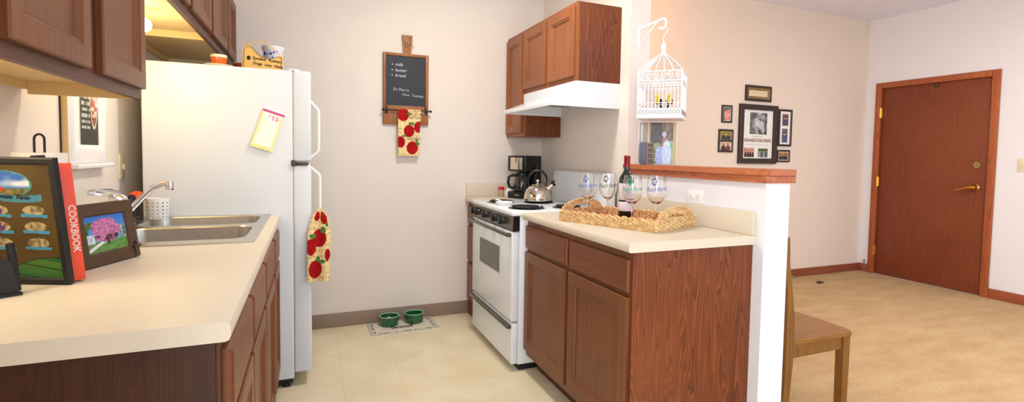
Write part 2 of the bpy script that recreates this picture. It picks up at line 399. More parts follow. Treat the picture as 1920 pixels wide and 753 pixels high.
# ---------------------------------------------------------------- room shell
XL, XD, ZC, YR = -2.555, 4.004, 2.794, -6.5
struct(MB().box(XL-0.1, 0.14, YR, 0.0, -0.1, 0.0).build('floor', 'vinyl'))
struct(MB().box(0.14, XD, YR, 0.0, -0.1, 0.0).build('floor_carpet', 'carpet'))
struct(MB().box(XL-0.1, XD+0.1, YR-0.1, 0.1, ZC, ZC+0.1).build('ceiling', 'ceiling'))
struct(MB().box(XL-0.1, 0.07, 0.0, 0.1, -0.1, ZC).build('wall_back', 'wall'))
struct(MB().box(0.07, XD+0.1, 0.0, 0.1, -0.1, ZC).build('wall_back_living', 'wall_warm'))
w = MB(); w.box(XL-0.1, XL, -4.15, 0.0, -0.1, ZC); w.box(XL-0.1, XL, YR, -6.15, -0.1, ZC); w.box(XL-0.1, XL, -6.15, -4.15, -0.1, 0.5); w.box(XL-0.1, XL, -6.15, -4.15, 2.4, ZC)
struct(w.build('wall_left', 'wall'))
w = MB(); w.box(XL-0.08, XL-0.02, -6.15, -6.10, 0.5, 2.4); w.box(XL-0.08, XL-0.02, -4.20, -4.15, 0.5, 2.4); w.box(XL-0.08, XL-0.02, -6.10, -4.20, 0.5, 0.55); w.box(XL-0.08, XL-0.02, -6.10, -4.20, 2.35, 2.4)
struct(w.build('window_3', 'white_plastic'))  # frame of the left window, added out of view to supply light
w = MB()
w.box(XD, XD+0.1, YR, -1.17, -0.1, ZC); w.box(XD, XD+0.1, -0.165, 0.0, -0.1, ZC); w.box(XD, XD+0.1, -1.17, -0.165, 2.04, ZC)
w.box(XD+0.09, XD+0.1, -1.17, -0.165, -0.1, 2.04)
struct(w.build('wall_right', 'wall_white'))
w = MB()   # rear wall with two window openings
w.box(XL-0.1, -2.35, YR-0.1, YR, -0.1, ZC); w.box(-0.05, 0.85, YR-0.1, YR, -0.1, ZC); w.box(3.55, XD+0.1, YR-0.1, YR, -0.1, ZC)
w.box(-2.35, -0.05, YR-0.1, YR, -0.1, 0.45); w.box(-2.35, -0.05, YR-0.1, YR, 2.45, ZC)
w.box(0.85, 3.55, YR-0.1, YR, -0.1, 0.25); w.box(0.85, 3.55, YR-0.1, YR, 2.45, ZC)
struct(w.build('wall_front', 'wall'))
for i, (a, b, c) in enumerate(((-2.35, -0.05, 0.45), (0.85, 3.55, 0.25))):  # frames of both rear windows, added out of view to supply light
    w = MB()
    w.box(a, a+0.05, YR-0.08, YR-0.02, c, 2.45); w.box(b-0.05, b, YR-0.08, YR-0.02, c, 2.45); w.box((a+b)/2-0.025, (a+b)/2+0.025, YR-0.08, YR-0.02, c, 2.45)
    w.box(a+0.05, b-0.05, YR-0.08, YR-0.02, c, c+0.05); w.box(a+0.05, b-0.05, YR-0.08, YR-0.02, 2.40, 2.45)
    struct(w.build('window_%d' % (i+1), 'white_plastic'))
struct(MB().box(XL, -2.12, -3.42, -3.32, 0, ZC).build('wall_kitchen_end', 'wall'))  # unseen partition added to keep daylight off the left counter end
# wall stub between kitchen and living room, and the low wall running on from it
struct(MB().box(0.0, 0.14, -1.247, 0.0, 0, ZC).build('wall_stub', 'wall'))
struct(MB().box(0.0, 0.14, -2.271, -1.2472, 0, 1.144).build('wall_low', 'wall_white'))
# baseboards
struct(MB().box(-1.80, -0.612, -0.008, -0.0003, 0, 0.1, 0.002).build('baseboard_back', 'vinyl_base'))
w = MB()
w.box(0.141, XD-0.001, -0.012, -0.0003, 0.0, 0.085, 0.003)
struct(w.build('baseboard_living', 'oak_trim_x'))
struct(MB().box(XD-0.013, XD-0.0003, -0.10, -0.013, 0, 0.09, 0.003).box(XD-0.013, XD-0.0003, -6.3, -1.232, 0, 0.09, 0.003).build('baseboard_right', 'oak_trim_h'))
# thin wallboard panel on the door wall whose edge shows as a line
w = MB(); w.box(XD-0.004, XD-0.0003, -0.108, -0.082, 0.092, 2.098); w.box(XD-0.004, XD-0.0003, -6.3, -0.082, 2.098, 2.36); w.box(XD-0.004, XD-0.0003, -6.3, -1.235, 0.092, 2.098)
struct(w.build('trim_1', 'wall_white'))
# ledge on the low wall: top board plus apron
w = MB()
poly = [(-0.03, -1.246), (-0.03, -2.25), (0.0, -2.30), (0.14, -2.30), (0.168, -2.27), (0.168, -1.246)]
w.prism(poly, (0, 0, 1.172), X, Y, Z, 0.026)
struct(w.build('trim_2', 'ledge'))
w = MB()
w.box(-0.016, -0.0004, -2.275, -1.249, 1.140, 1.1715, 0.003); w.box(-0.016, 0.156, -2.288, -2.2715, 1.140, 1.1715, 0.003); w.box(0.1404, 0.156, -2.2715, -1.249, 1.140, 1.1715, 0.003); w.box(0, 0.14, -2.271, -1.249, 1.1445, 1.1715)
struct(w.build('trim_3', 'ledge'))

# ---------------------------------------------------------------- entry door
d = MB(); d.box(XD+0.012, XD+0.052, -1.165, -0.17, 0.002, 2.033, 0.002); d1 = struct(d.build('door_1', 'door'))
w = MB()
w.box(XD-0.018, XD+0.0, -0.1735, -0.112, 0.0, 2.095, 0.005); w.box(XD-0.018, XD+0.0, -1.230, -1.1665, 0.0, 2.095, 0.005); w.box(XD-0.018, XD+0.0, -1.1665, -0.1735, 2.036, 2.095, 0.005)
w.box(XD+0.0, XD+0.085, -0.1695, -0.166, 0, 2.039); w.box(XD+0.0, XD+0.085, -1.1695, -1.166, 0, 2.039); w.box(XD, XD+0.085, -1.166, -0.17, 2.0345, 2.0395)
w = w.build('door_casing', 'oak_trim', d1)
for z in (1.77, 1.02, 0.26):
    b = MB(); b.tube([(XD-0.012, -0.170, z-0.055), (XD-0.012, -0.170, z+0.055)], 0.008, 10)
    b.box(XD-0.006, XD+0.010, -0.19, -0.162, z-0.05, z+0.05); b.build('hinge', 'brass', d1)
b = MB(); b.tube([(XD+0.011, -1.082, 1.221), (XD-0.006, -1.082, 1.221)], 0.034, 24, radii=[0.034, 0.030])
b.tube([(XD-0.006, -1.082, 1.221), (XD-0.014, -1.082, 1.221)], 0.012, 16); b.build('deadbolt', 'brass_dull', d1)
b = MB(); b.tube([(XD+0.011, -1.080, 1.012), (XD-0.004, -1.080, 1.012), (XD-0.018, -1.080, 1.012), (XD-0.035, -1.080, 1.012)], 0.03, 24, radii=[0.036, 0.036, 0.022, 0.016])
b.tube([(XD-0.035, -1.085, 1.012), (XD-0.044, -1.07, 1.012), (XD-0.045, -1.03, 1.008), (XD-0.043, -0.99, 0.994), (XD-0.043, -0.955, 0.982), (XD-0.044, -0.94, 0.984)], 0.009, 12, radii=[0.020, 0.018, 0.009, 0.008, 0.008, 0.008])
b.build('lever_handle', 'brass', d1)
MB().box(XD-0.004, XD+0.014, -0.712, -0.682, 1.995, 2.030, 0.003).build('door_closer_catch', 'bronze', d1)
b = MB(); b.box(XD-0.008, XD-0.0045, -1.46, -1.385, 1.168, 1.288, 0.002)
t = tag(b.build('light_switch', 'ivory'), 'ivory light switch plate on the wall right of the entry door', 'light switch')
MB().box(XD-0.016, XD-0.008, -1.427, -1.418, 1.218, 1.240, 0.002).build('toggle', 'ivory', t)

# ---------------------------------------------------------------- cabinet builders (fronts face +X or -X)
def front(mb, xb, xf, y0, y1, z0, z1, kind):
    """door / drawer front between y0..y1, z0..z1; back plane xb, front plane xf"""
    n = Vector((1 if xf > xb else -1, 0, 0)); dd = abs(xf-xb)
    o = (xb, y0, z0); wd = y1-y0; h = z1-z0
    if kind == 'panel':
        mb.rings(o, Y, Z, n, wd, h, [(0, 0), (0, dd-0.004), (0.004, dd), (0.050, dd), (0.053, dd-0.004), (0.060, dd-0.005), (0.066, dd-0.013), (0.070, dd-0.013)])
    else:
        mb.rings(o, Y, Z, n, wd, h, [(0, 0), (0, dd-0.012), (0.004, dd-0.004), (0.012, dd)])
    return mb
def add_door(parent, xb, xf, y0, y1, z0, z1, mat='cab'):
    return front(MB(), xb, xf, y0, y1, z0, z1, 'panel').build('door', mat, parent, angle=25)
def add_drawer(parent, xb, xf, y0, y1, z0, z1, mat='cab_h'):
    return front(MB(), xb, xf, y0, y1, z0, z1, 'slab').build('drawer_front', mat, parent, angle=25)

# left base cabinets
t = thing('base_cabinet', 'dark wooden base cabinet under the sink counter at the left', 'cabinet', (-2.23, -1.8, 0))
b = MB(); b.box(XL+0.002, -1.925, -2.705, -0.935, 0.1, 0.72); b.box(XL+0.002, -1.925, -2.705, -1.80, 0.72, 0.875); b.box(XL+0.002, -2.0, -2.69, -0.935, 0.0, 0.1); b.build('body', 'frame_dark', t)
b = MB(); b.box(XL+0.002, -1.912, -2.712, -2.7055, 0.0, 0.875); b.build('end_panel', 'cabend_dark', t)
b = MB(); b.box(-1.9245, -1.905, -2.705, -0.935, 0.1, 0.875); b.build('face_frame', 'frame_dark', t)
XB, XF = -1.9045, -1.885
for y0, y1 in ((-2.685, -2.285), (-2.262, -1.838), (-1.806, -1.328), (-1.280, -0.95)):
    add_drawer(t, XB, XF, y0, y1, 0.705, 0.845); add_door(t, XB, XF, y0, y1, 0.125, 0.685)
for z in (0.62, 0.22):
    b = MB(); b.box(-1.9115, -1.9055, -2.711, -2.7057, z-0.02, z+0.02, 0.001); b.build('hinge', 'bronze', t)

# left worktop with the hole for the sink
SX0, SX1, SY0, SY1 = -2.485, -1.925, -1.79, -0.925
t = thing('countertop', 'long beige laminate countertop with the steel sink set into it', 'countertop', (-2.22, -1.8, 0.876))
b = MB()
prof = [(-2.0, 0.876), (-1.892, 0.876), (-1.885, 0.879), (-1.882, 0.886), (-1.882, 0.903), (-1.886, 0.910), (-1.895, 0.914), (-2.0, 0.914)]
b.loops([[(x if x > -1.99 else -1.9451, y, z) for x, z in prof] for y in (-2.737, -0.925)])
b.box(XL+0.001, -1.945, -2.737, SY0+0.02, 0.876, 0.914); b.box(XL+0.001, SX0+0.02, SY0+0.02, -0.925, 0.876, 0.914)
b.build('worktop', 'laminate', t)
b = MB(); b.box(XL+0.001, XL+0.02, -2.737, -0.925, 0.9142, 1.016, 0.003); b.build('backsplash', 'laminate', t)

# sink
t = thing('kitchen_sink', 'double-bowl stainless steel sink set in the left countertop', 'sink', (-2.2, -1.36, 0.9145))
b = MB()
def rr(x0, x1, y0, y1, z, r, n=8):
    pts = []
    for cx, cy, a0 in ((x1-r, y1-r, 0), (x0+r, y1-r, 90), (x0+r, y0+r, 180), (x1-r, y0+r, 270)):
        for k in range(n+1):
            a = R(a0+90*k/n); pts.append((cx+r*math.cos(a), cy+r*math.sin(a), z))
    return pts
def sq(x0, x1, y0, y1, z, n=8):
    pts = []
    for cx, cy, a0 in ((x1, y1, 0), (x0, y1, 90), (x0, y0, 180), (x1, y0, 270)):
        pts += [(cx, cy, z)]*(n+1)
    return pts
BX0, BX1 = -2.40, -1.966
bas = [(-1.715, -1.352), (-1.285, -0.968)]
zr = 0.919
b.box(SX0, BX0-0.01, SY0, SY1, 0.9145, zr); b.box(BX1+0.006, SX1, SY0, SY1, 0.9145, zr)
b.box(BX0-0.01, BX1+0.006, SY0, bas[0][0]-0.008, 0.9145, zr); b.box(BX0-0.01, BX1+0.006, bas[0][1]+0.008, bas[1][0]-0.008, 0.9145, zr); b.box(BX0-0.01, BX1+0.006, bas[1][1]+0.008, SY1, 0.9145, zr)
b.build('rim', 'steel', t)
for y0, y1 in bas:
    b = MB()
    A = [sq(BX0-0.01, BX1+0.006, y0-0.008, y1+0.008, zr)]
    A += [rr(BX0-0.004, BX1+0.004, y0-0.004, y1+0.004, zr+0.0005, 0.06), rr(BX0, BX1, y0, y1, zr-0.004, 0.06), rr(BX0+0.004, BX1-0.004, y0+0.004, y1-0.004, zr-0.06, 0.06), rr(BX0+0.012, BX1-0.012, y0+0.012, y1-0.012, 0.775, 0.055), rr(BX0+0.03, BX1-0.03, y0+0.03, y1-0.03, 0.760, 0.05)]
    b.loops(A, cap0=False, cap1=True)
    bmesh.ops.remove_doubles(b.bm, verts=b.bm.verts, dist=1e-5)
    b.build('basin', 'steel', t)
    b = MB(); cx, cy = (BX0+BX1)/2, (y0+y1)/2
    b.lathe([(0.042, 0), (0.042, 0.003), (0.034, 0.003), (0.03, 0.001)], 24, (cx, cy, 0.7602)); b.build('drain', 'chrome', t)

# faucet
t = thing('faucet', 'chrome kitchen faucet with a rising angled spout behind the sink', 'faucet', (-2.44, -1.33, 0.919))
b = MB(); b.box(-2.468, -2.412, -1.45, -1.21, 0.919, 0.932, 0.006, 3); b.build('base_plate', 'chrome', t)
b = MB(); b.lathe([(0.03, 0), (0.03, 0.02), (0.026, 0.03), (0.027, 0.075), (0.02, 0.09)], 28, (-2.44, -1.33, 0.932)); b.build('body', 'chrome', t)
b = MB(); b.tube([(-2.435, -1.33, 0.96), (-2.40, -1.33, 0.995), (-2.36, -1.33, 1.045), (-2.325, -1.33, 1.082), (-2.295, -1.33, 1.096), (-2.272, -1.33, 1.098)], 0.011, 14, radii=[0.013, 0.012, 0.0115, 0.011, 0.011, 0.011])
b.build('spout', 'chrome', t)
b = MB(); b.lathe([(0.014, 0), (0.0145, 0.008), (0.0145, 0.012), (0.013, 0.014), (0.0145, 0.016), (0.0145, 0.034)], 24, (-2.268, -1.33, 1.072)); b.build('aerator', 'chrome', t)
b = MB(); b.lathe([(0.028, 0), (0.033, 0.012), (0.030, 0.026), (0.018, 0.036), (0.002, 0.040)], 28, (-2.44, -1.33, 1.02))
b.tube([(-2.44, -1.33, 1.05), (-2.46, -1.35, 1.064), (-2.49, -1.385, 1.07), (-2.51, -1.405, 1.068)], 0.008, 10, radii=[0.018, 0.016, 0.013, 0.010]); b.build('lever', 'chrome', t)
b = MB(); b.lathe([(0.022, 0), (0.022, 0.01), (0.014, 0.02), (0.014, 0.06), (0.018, 0.07), (0.020, 0.10), (0.016, 0.12), (0.002, 0.125)], 20, (-2.44, -1.17, 0.919))
tag(b.build('sink_sprayer', 'black_gloss'), 'black sink sprayer standing behind the chrome faucet', 'sink sprayer')
# caddy and scrubber behind the faucet
t = thing('sponge_caddy', 'white perforated sink caddy behind the faucet spout', 'caddy', (-2.38, -0.985, 0.919))
b = MB(); L = []
b.lathe([(0.040, 0), (0.042, 0.004), (0.046, 0.095), (0.044, 0.095), (0.039, 0.006)], 32, (-2.385, -1.0, 0.9195)); b.build('cup', 'white_plastic', t)
b = MB()
for k in range(14):
    a = 2*PI*k/14
    for q in range(5):
        z = 0.930+0.016*q; r_ = 0.0405+(z-0.92)*0.045
        c = Vector((-2.385+r_*math.cos(a), -1.0+r_*math.sin(a), z)); e = Vector((math.cos(a), math.sin(a), 0))
        b.tube([tuple(c), tuple(c+e*0.0012)], 0.0032, 8)
b.build('hole_pattern', 'black_matte', t)
t = thing('dish_brush', 'orange round dish scrubber on a dark handle beside the white caddy', 'dish brush', (-2.452, -1.05, 0.919))
b = MB(); b.sphere((-2.452, -1.04, 1.022), 0.032, 24, 16, (1, 1, 0.85)); b.build('scrubber_head', 'orange', t)
b = MB(); b.lathe([(0.02, 0), (0.02, 0.01), (0.009, 0.02), (0.009, 0.078)], 16, (-2.452, -1.04, 0.9195)); b.build('handle', 'black_matte', t)

# ---------------------------------------------------------------- left upper cabinets
t = thing('wall_cabinet', 'dark wooden wall cabinet hanging low over the left counter', 'cabinet', (-2.4, -2.2, 1.40))
b = MB()
b.box(XL+0.001, XL+0.02, -2.70, -1.755, 1.415, 2.14); b.box(XL+0.02, -2.2725, -2.70, -1.774, 1.440, 1.455); b.box(XL+0.02, -2.2725, -2.70, -1.774, 2.12, 2.14)
b.build('underside', 'cab_in', t)
b = MB(); b.box(XL+0.0205, -2.254, -1.7735, -1.755, 1.40, 2.14); b.build('end_panel', 'cab_in', t)
b = MB(); b.box(XL+0.0205, -2.254, -2.72, -2.7005, 1.40, 2.14); b.build('end_panel', 'frame_dark', t)
b = MB(); b.box(-2.272, -2.2535, -2.70, -1.754, 1.400, 1.44); b.box(-2.272, -2.2535, -2.70, -1.754, 2.10, 2.14); b.box(-2.272, -2.2535, -2.70, -2.65, 1.44, 2.10)
b.box(-2.272, -2.2535, -2.24, -2.14, 1.44, 2.10); b.box(-2.272, -2.2535, -1.80, -1.754, 1.44, 2.10); b.build('face_frame', 'frame_dark', t)
add_door(t, -2.253, -2.234, -2.612, -2.232, 1.432, 2.11, 'cab'); add_door(t, -2.253, -2.234, -2.150, -1.775, 1.432, 2.11, 'cab')

t = thing('wall_cabinet', 'short wooden wall cabinet running high over the sink and refrigerator', 'cabinet', (-2.35, -0.9, 1.775))
b = MB(); b.box(XL+0.001, -2.2105, -1.753, -0.002, 1.80, 2.18); b.box(XL+0.001, -2.2105, -0.895, -0.880, 1.768, 1.80); b.box(XL+0.001, XL+0.016, -1.753, -0.002, 1.77, 1.80); b.build('body', 'cab_in', t)
b = MB(); b.box(-2.2100, -2.192, -1.7535, -0.003, 1.768, 1.82); b.box(-2.2100, -2.192, -1.7535, -0.003, 2.15, 2.185)
for y0, y1 in ((-1.7535, -1.71), (-1.41, -1.34), (-0.93, -0.85), (-0.41, -0.34), (-0.035, -0.003)): b.box(-2.21, -2.192, y0, y1, 1.82, 2.15)
b.build('face_frame', 'frame_dark', t)
for y0, y1 in ((-1.735, -1.40), (-1.350, -0.922), (-0.862, -0.400), (-0.350, -0.012)): add_door(t, -2.1915, -2.172, y0, y1, 1.806, 2.165, 'cab')
t = thing('under_cabinet_light', 'glowing warm lamp under the cabinet above the sink', 'lamp', (-2.42, -1.30, 1.72))
b = MB(); b.box(-2.53, -2.40, -1.37, -1.23, 1.765, 1.799, 0.005); b.build('housing', 'white_plastic', t)
b = MB(); b.tube([(-2.52, -1.30, 1.735), (-2.40, -1.30, 1.735), (-2.345, -1.30, 1.735), (-2.33, -1.30, 1.735), (-2.325, -1.30, 1.735)], 0.028, 20, radii=[0.02, 0.028, 0.028, 0.018, 0.004]); b.build('bulb', 'bulb', t)
ld = bpy.data.lights.new('under_cabinet_glow', 'POINT'); ld.energy = 4; ld.color = (1, 0.80, 0.45); ld.shadow_soft_size = 0.03
lo = bpy.data.objects.new('under_cabinet_glow', ld); COL.objects.link(lo); lo.location = (-2.36, -1.30, 1.69)

t = thing('strip_light', 'slim warm strip light under the low left wall cabinet', 'lamp', (-2.49, -2.45, 1.41))
b = MB(); b.box(-2.525, -2.455, -2.62, -2.28, 1.415, 1.4395, 0.004); b.build('housing', 'white_plastic', t)
b = MB(); b.box(-2.515, -2.465, -2.61, -2.29, 1.409, 1.4148, 0.002); b.build('diffuser', emit_mat('lit_strip', (255, 232, 180), 4), t)
sd_ = bpy.data.lights.new('strip_glow', 'AREA'); sd_.shape = 'RECTANGLE'; sd_.size = 0.05; sd_.size_y = 0.32; sd_.energy = 1.9; sd_.color = (1, 0.84, 0.56)
so_ = bpy.data.objects.new('strip_glow', sd_); COL.objects.link(so_); so_.location = (-2.49, -2.45, 1.405)

# ---------------------------------------------------------------- refrigerator
t = thing('refrigerator', 'white top-freezer refrigerator at the end of the left counter', 'refrigerator', (-2.1, -0.52, 0))
b = MB(); b.box(-2.46, -1.822, -0.922, -0.12, 0.045, 1.65, 0.008, 3); b.build('body', 'fridge', t)
b = MB(); b.box(-1.8215, -1.736, -0.922, -0.12, 1.185, 1.652, 0.012, 4); fz = b.build('freezer_door', 'fridge', t)
b = MB(); b.box(-1.8215, -1.736, -0.922, -0.12, 0.075, 1.168, 0.012, 4); fd = b.build('fridge_door', 'fridge', t)
b = MB(); b.box(-1.826, -1.8205, -0.915, -0.13, 0.09, 1.64); b.build('door_gasket', 'grey_ink', t)
def handle(par, z0, z1, zo0, zo1, xo):
    b = MB()
    P = [(-1.738, z0), (xo, zo0), (xo, zo1), (-1.738, z1)]
    b.tube([(P[0][0], -0.895, P[0][1]), (P[1][0]-0.004, -0.895, P[1][1]), (P[1][0], -0.895, P[1][1]-(0.012 if z0 > z1 else -0.012)), (P[2][0], -0.895, P[2][1]+0.012), (P[2][0]-0.004, -0.895, P[2][1]), (P[3][0], -0.895, P[3][1])], 0.008, 12, flat=1.0)
    b.build('handle', 'white_plastic', par)
handle(fz, 1.50, 1.205, 1.458, 1.238, -1.699)
handle(fd, 1.155, 0.66, 1.118, 0.70, -1.694)
b = MB(); b.box(-1.83, -1.812, -0.93, -0.9225, 1.163, 1.193, 0.002); b.box(-1.815, -1.75, -0.928, -0.9, 1.170, 1.182, 0.002); b.build('hinge', 'bronze', t)
b = MB(); b.box(-1.84, -1.79, -0.915, -0.86, 1.6505, 1.660, 0.003); b.build('hinge_cap', 'white_plastic', t)
b = MB(); b.box(-2.40, -1.83, -0.90, -0.15, 0.015, 0.0445); b.lathe([(0.02, 0), (0.02, 0.02)], 12, (-1.86, -0.89, 0.0)); b.lathe([(0.02, 0), (0.02, 0.02)], 12, (-2.4, -0.89, 0.0)); b.lathe([(0.02, 0), (0.02, 0.02)], 12, (-1.86, -0.16, 0.0)); b.build('base_grille', 'black_matte', t)
# memo pad on the side, tilted
t = thing('memo_pad', 'yellow-edged shopping list pad stuck on the refrigerator side', 'note pad', (-1.935, -0.926, 1.24))
c0 = Vector((-1.955, -0.9235, 1.452)); c1 = Vector((-1.856, -0.9235, 1.420)); uu = (c1-c0).normalized(); vv = Y.cross(uu); vv = -vv if vv.z < 0 else vv
W_, H_ = 0.103, 0.195
def memo(a, b_):
    if b_ > 0.94: return (206, 84, 150)
    if b_ > 0.76 and ell(a, b_, 0.55, 0.83, 0.28, 0.06) < 1 and noise(a*26, b_*30) > 0.55: return (228, 120, 176)
    if b_ < 0.09+0.0*a: return (240, 236, 170)
    e = min(a, 1-a)
    return mixc((238, 234, 166), (248, 246, 240), (e-0.06)*12)
b = MB(); b.rings(c0-vv*H_*0.985+Y*0.001, uu, vv, -Y, W_, H_*0.985, [(0, 0), (0, 0.006)]); b.build('pages', 'paper', t)
o0 = c0-vv*H_-Y*0.0055
def mw(a, b_):
    sc = 0.004*abs(math.sin(a*PI*5)) if b_ == 0 else 0
    return o0+uu*W_*a+vv*(H_*b_-sc)-Y*0.012*max(0, 0.4-b_)**1.5
picture('cover', 'vcol_paper', o0, uu, vv, W_, H_, 30, 50, memo, t, warp=mw)

# apple towel painter
apples = [(0.22, 0.88, 0.27, 0.14), (0.92, 0.62, 0.2, 0.12), (0.50, 0.53, 0.25, 0.13), (0.12, 0.29, 0.20, 0.125), (0.67, 0.17, 0.27, 0.14)]
leaves = [(0.50, 0.90, 0.12, 0.03), (0.60, 0.69, 0.14, 0.035), (0.86, 0.33, 0.07, 0.05), (0.92, 0.26, 0.10, 0.035), (0.28, 0.42, 0.1, 0.02)]
def towel_fn(a, b_, ap=apples, lv=leaves):
    for cx, cy, rx, ry in lv:
        if ell(a, b_, cx, cy, rx, ry) < 1: return mixc((58, 112, 52), (96, 142, 70), noise(a*14, b_*20))
    for cx, cy, rx, ry in ap:
        if ell(a, b_, cx, cy, rx, ry) < 1: return mixc((150, 16, 22), (184, 28, 30), noise(a*8, b_*12))
    base = mixc((242, 222, 170), (236, 208, 146), noise(a*5, b_*7, 3))
    row = int(b_*13); f = b_*13-row
    if 0.2 < f < 0.8 and noise(a*30+row*7, row*3.1+f*3, 5) > 0.56 and _h(row, 3) > 0.25: return mixc(base, (196, 158, 96), 0.8)
    return base

# dish towel on the fridge door handle
t = thing('dish_towel', 'apple print towel hanging from the refrigerator door handle', 'towel', (-1.70, -0.94, 0.55))
ap2 = [(0.34, 0.90, 0.17, 0.07), (0.74, 0.88, 0.20, 0.09), (0.50, 0.60, 0.30, 0.125), (0.16, 0.48, 0.22, 0.115), (0.35, 0.17, 0.28, 0.125), (0.86, 0.36, 0.12, 0.09)]
lv2 = [(0.66, 0.71, 0.12, 0.045), (0.22, 0.63, 0.14, 0.03), (0.46, 0.31, 0.09, 0.04), (0.64, 0.27, 0.14, 0.03), (0.86, 0.78, 0.07, 0.03)]
def tw(a, b_, back=0.0):
    hw = 0.0585*(1-0.62*max(0, (b_-0.62)/0.38)**1.7)*(1 - 0.04*(1-b_))
    cx = -1.703+0.008*b_
    x = cx+(a-0.5)*2*hw
    y = -0.935-0.007*math.sin(a*9+1.0)*(1-0.3*b_)-0.03*(1-b_)*0.3 + 0.02*max(0, b_-0.9)*4
    z = 0.555+0.385*b_+(0.012*a*a if b_ < 0.5 else 0)*(1-2*b_) + 0.006*math.sin(a*6)*(b_ == 0)
    if b_ > 0.9: z -= 0.02*(2*a-1)**2*(b_-0.9)*10
    return (x, y+back, z)
picture('front_cloth', 'vcol_cloth', (0, 0, 0), X, Z, 1, 1, 46, 90, lambda a, b_: towel_fn(a, b_, ap2, lv2), t, warp=lambda a, b_: tw(a, b_))
picture('back_cloth', 'vcol_cloth', (0, 0, 0), X, Z, 1, 1, 30, 60, lambda a, b_: towel_fn(1-a, b_), t, warp=lambda a, b_: tw(min(1, 0.04+a*1.02), 0.02+b_*0.98, 0.022 if b_ < 0.97 else 0.012))

# ---------------------------------------------------------------- things on top of the refrigerator
ZF = 1.652
t = thing('saucer', 'cream saucer on the refrigerator under the orange cup', 'saucer', (-2.165, -0.76, ZF))
b = MB(); b.lathe([(0.035, 0), (0.04, 0.004), (0.066, 0.018), (0.067, 0.021), (0.04, 0.009), (0.0, 0.008)], 36, (-2.168, -0.76, ZF-0.0012)); b.build('dish', 'cream_glaze', t)
t = thing('tea_cup', 'small orange glazed cup with pale rim on a saucer', 'cup', (-2.165, -0.76, ZF+0.008))
b = MB(); b.lathe([(0.020, 0), (0.026, 0.004), (0.034, 0.02), (0.036, 0.052)], 32, (-2.168, -0.76, ZF+0.008)); b.build('bowl', 'terracotta', t)
b = MB(); b.lathe([(0.0365, 0.050), (0.0375, 0.056), (0.036, 0.064), (0.033, 0.064), (0.032, 0.03)], 32, (-2.168, -0.76, ZF+0.008), cap=False); b.build('rim', 'cream_glaze', t)
b = MB(); b.lathe([(0.028, 0), (0.046, 0.012), (0.052, 0.072), (0.049, 0.072), (0.044, 0.014)], 32, (-2.085, -0.50, ZF))
tag(b.build('flower_pot', 'red_glaze'), 'small brick red pot on the refrigerator behind the bone sign', 'pot')
t = thing('ceramic_crock', 'white crock with blue flowers behind the bone sign', 'crock', (-1.938, -0.42, ZF))
b = MB(); b.lathe([(0.045, 0), (0.05, 0.01), (0.053, 0.17), (0.060, 0.18), (0.060, 0.197), (0.055, 0.197), (0.05, 0.17)], 36, (-1.938, -0.42, ZF)); b.build('pot', 'white_enamel', t)
b = MB()
for az, z, r_ in ((-100, 0.150, 0.008), (-82, 0.158, 0.006), (-66, 0.165, 0.005), (-140, 0.15, 0.009), (-120, 0.145, 0.004), (-90, 0.13, 0.005)):
    a = R(az); e = Vector((math.cos(a), math.sin(a), 0)); c = Vector((-1.938, -0.42, ZF+z))+e*0.0525
    b.tube([tuple(c-e*0.001), tuple(c+e*0.0022)], r_, 8)
b.build('flower_pattern', 'cloth_blue', t)
# bone-shaped hanging sign
t = thing('bone_sign', 'tan bone-shaped wooden dog sign standing on the refrigerator', 'sign', (-1.975, -0.60, ZF))
YS = -0.62
def bone_poly(w, h):
    P = []
    for a, b_ in ((0.03, 0.08), (0.0, 0.25), (0.02, 0.45), (0.03, 0.62), (0.03, 0.85), (0.07, 0.97), (0.15, 1.0), (0.23, 0.96), (0.31, 0.84), (0.40, 0.70), (0.52, 0.62), (0.64, 0.585), (0.74, 0.60), (0.82, 0.655), (0.89, 0.70), (0.95, 0.68), (0.985, 0.60), (0.985, 0.48), (0.96, 0.36), (0.965, 0.2), (0.95, 0.05), (0.88, 0.0), (0.72, 0.0), (0.6, 0.05), (0.42, 0.09), (0.28, 0.06), (0.16, 0.0), (0.08, 0.0)):
        P.append((a*w, b_*h))
    return P
W_, H_ = 0.208, 0.158
sx = -2.080
b = MB(); b.prism(bone_poly(W_, H_), (sx, YS, ZF+0.001), X, Z, -Y, 0.016); b.build('board', 'sign_tan', t)
pp = [Vector((sx+0.008+x*0.92, YS-0.017, ZF+0.007+z*0.92)) for x, z in bone_poly(W_, H_)]
b = MB(); b.tube([tuple(p) for p in pp]+[tuple(pp[0])], 0.0011, 6); b.build('outline', 'black_ink', t)
text('lettering', 'Spoiled  Rotten', 0.0225, 'black_ink', (sx+0.052, YS-0.0163, ZF+0.085), X+Z*-0.09, Z, t, bold=0.0006, shear=0.2)
text('lettering', 'Dogs  Live  Here', 0.021, 'black_ink', (sx+0.055, YS-0.0163, ZF+0.058), X+Z*-0.09, Z, t, bold=0.0006, shear=0.2)
b = MB(); b.prism([(0.009*math.cos(k*PI/6)*(1+0.15*(k % 2)), 0.012*math.sin(k*PI/6)) for k in range(12)], (sx+0.035, YS-0.016, ZF+0.090), X, Z, -Y, 0.001); b.build('paw_mark', 'black_ink', t)
hp = []
for k in range(24):
    a = 2*PI*k/24; hp.append((0.0011*16*math.sin(a)**3, 0.0011*(13*math.cos(a)-5*math.cos(2*a)-2*math.cos(3*a)-math.cos(4*a))))
b = MB(); b.prism(hp, (sx+0.182, YS-0.016, ZF+0.022), X, Z, -Y, 0.001); b.build('heart', 'rust', t)
b = MB(); b.prism([(0, 0), (0.01, 0.012), (0.03, 0.016), (0.06, 0.013), (0.07, 0.0)], (sx+0.075, YS-0.016, ZF+0.001), X, Z, -Y, 0.001); b.build('red_mark', 'rust', t)
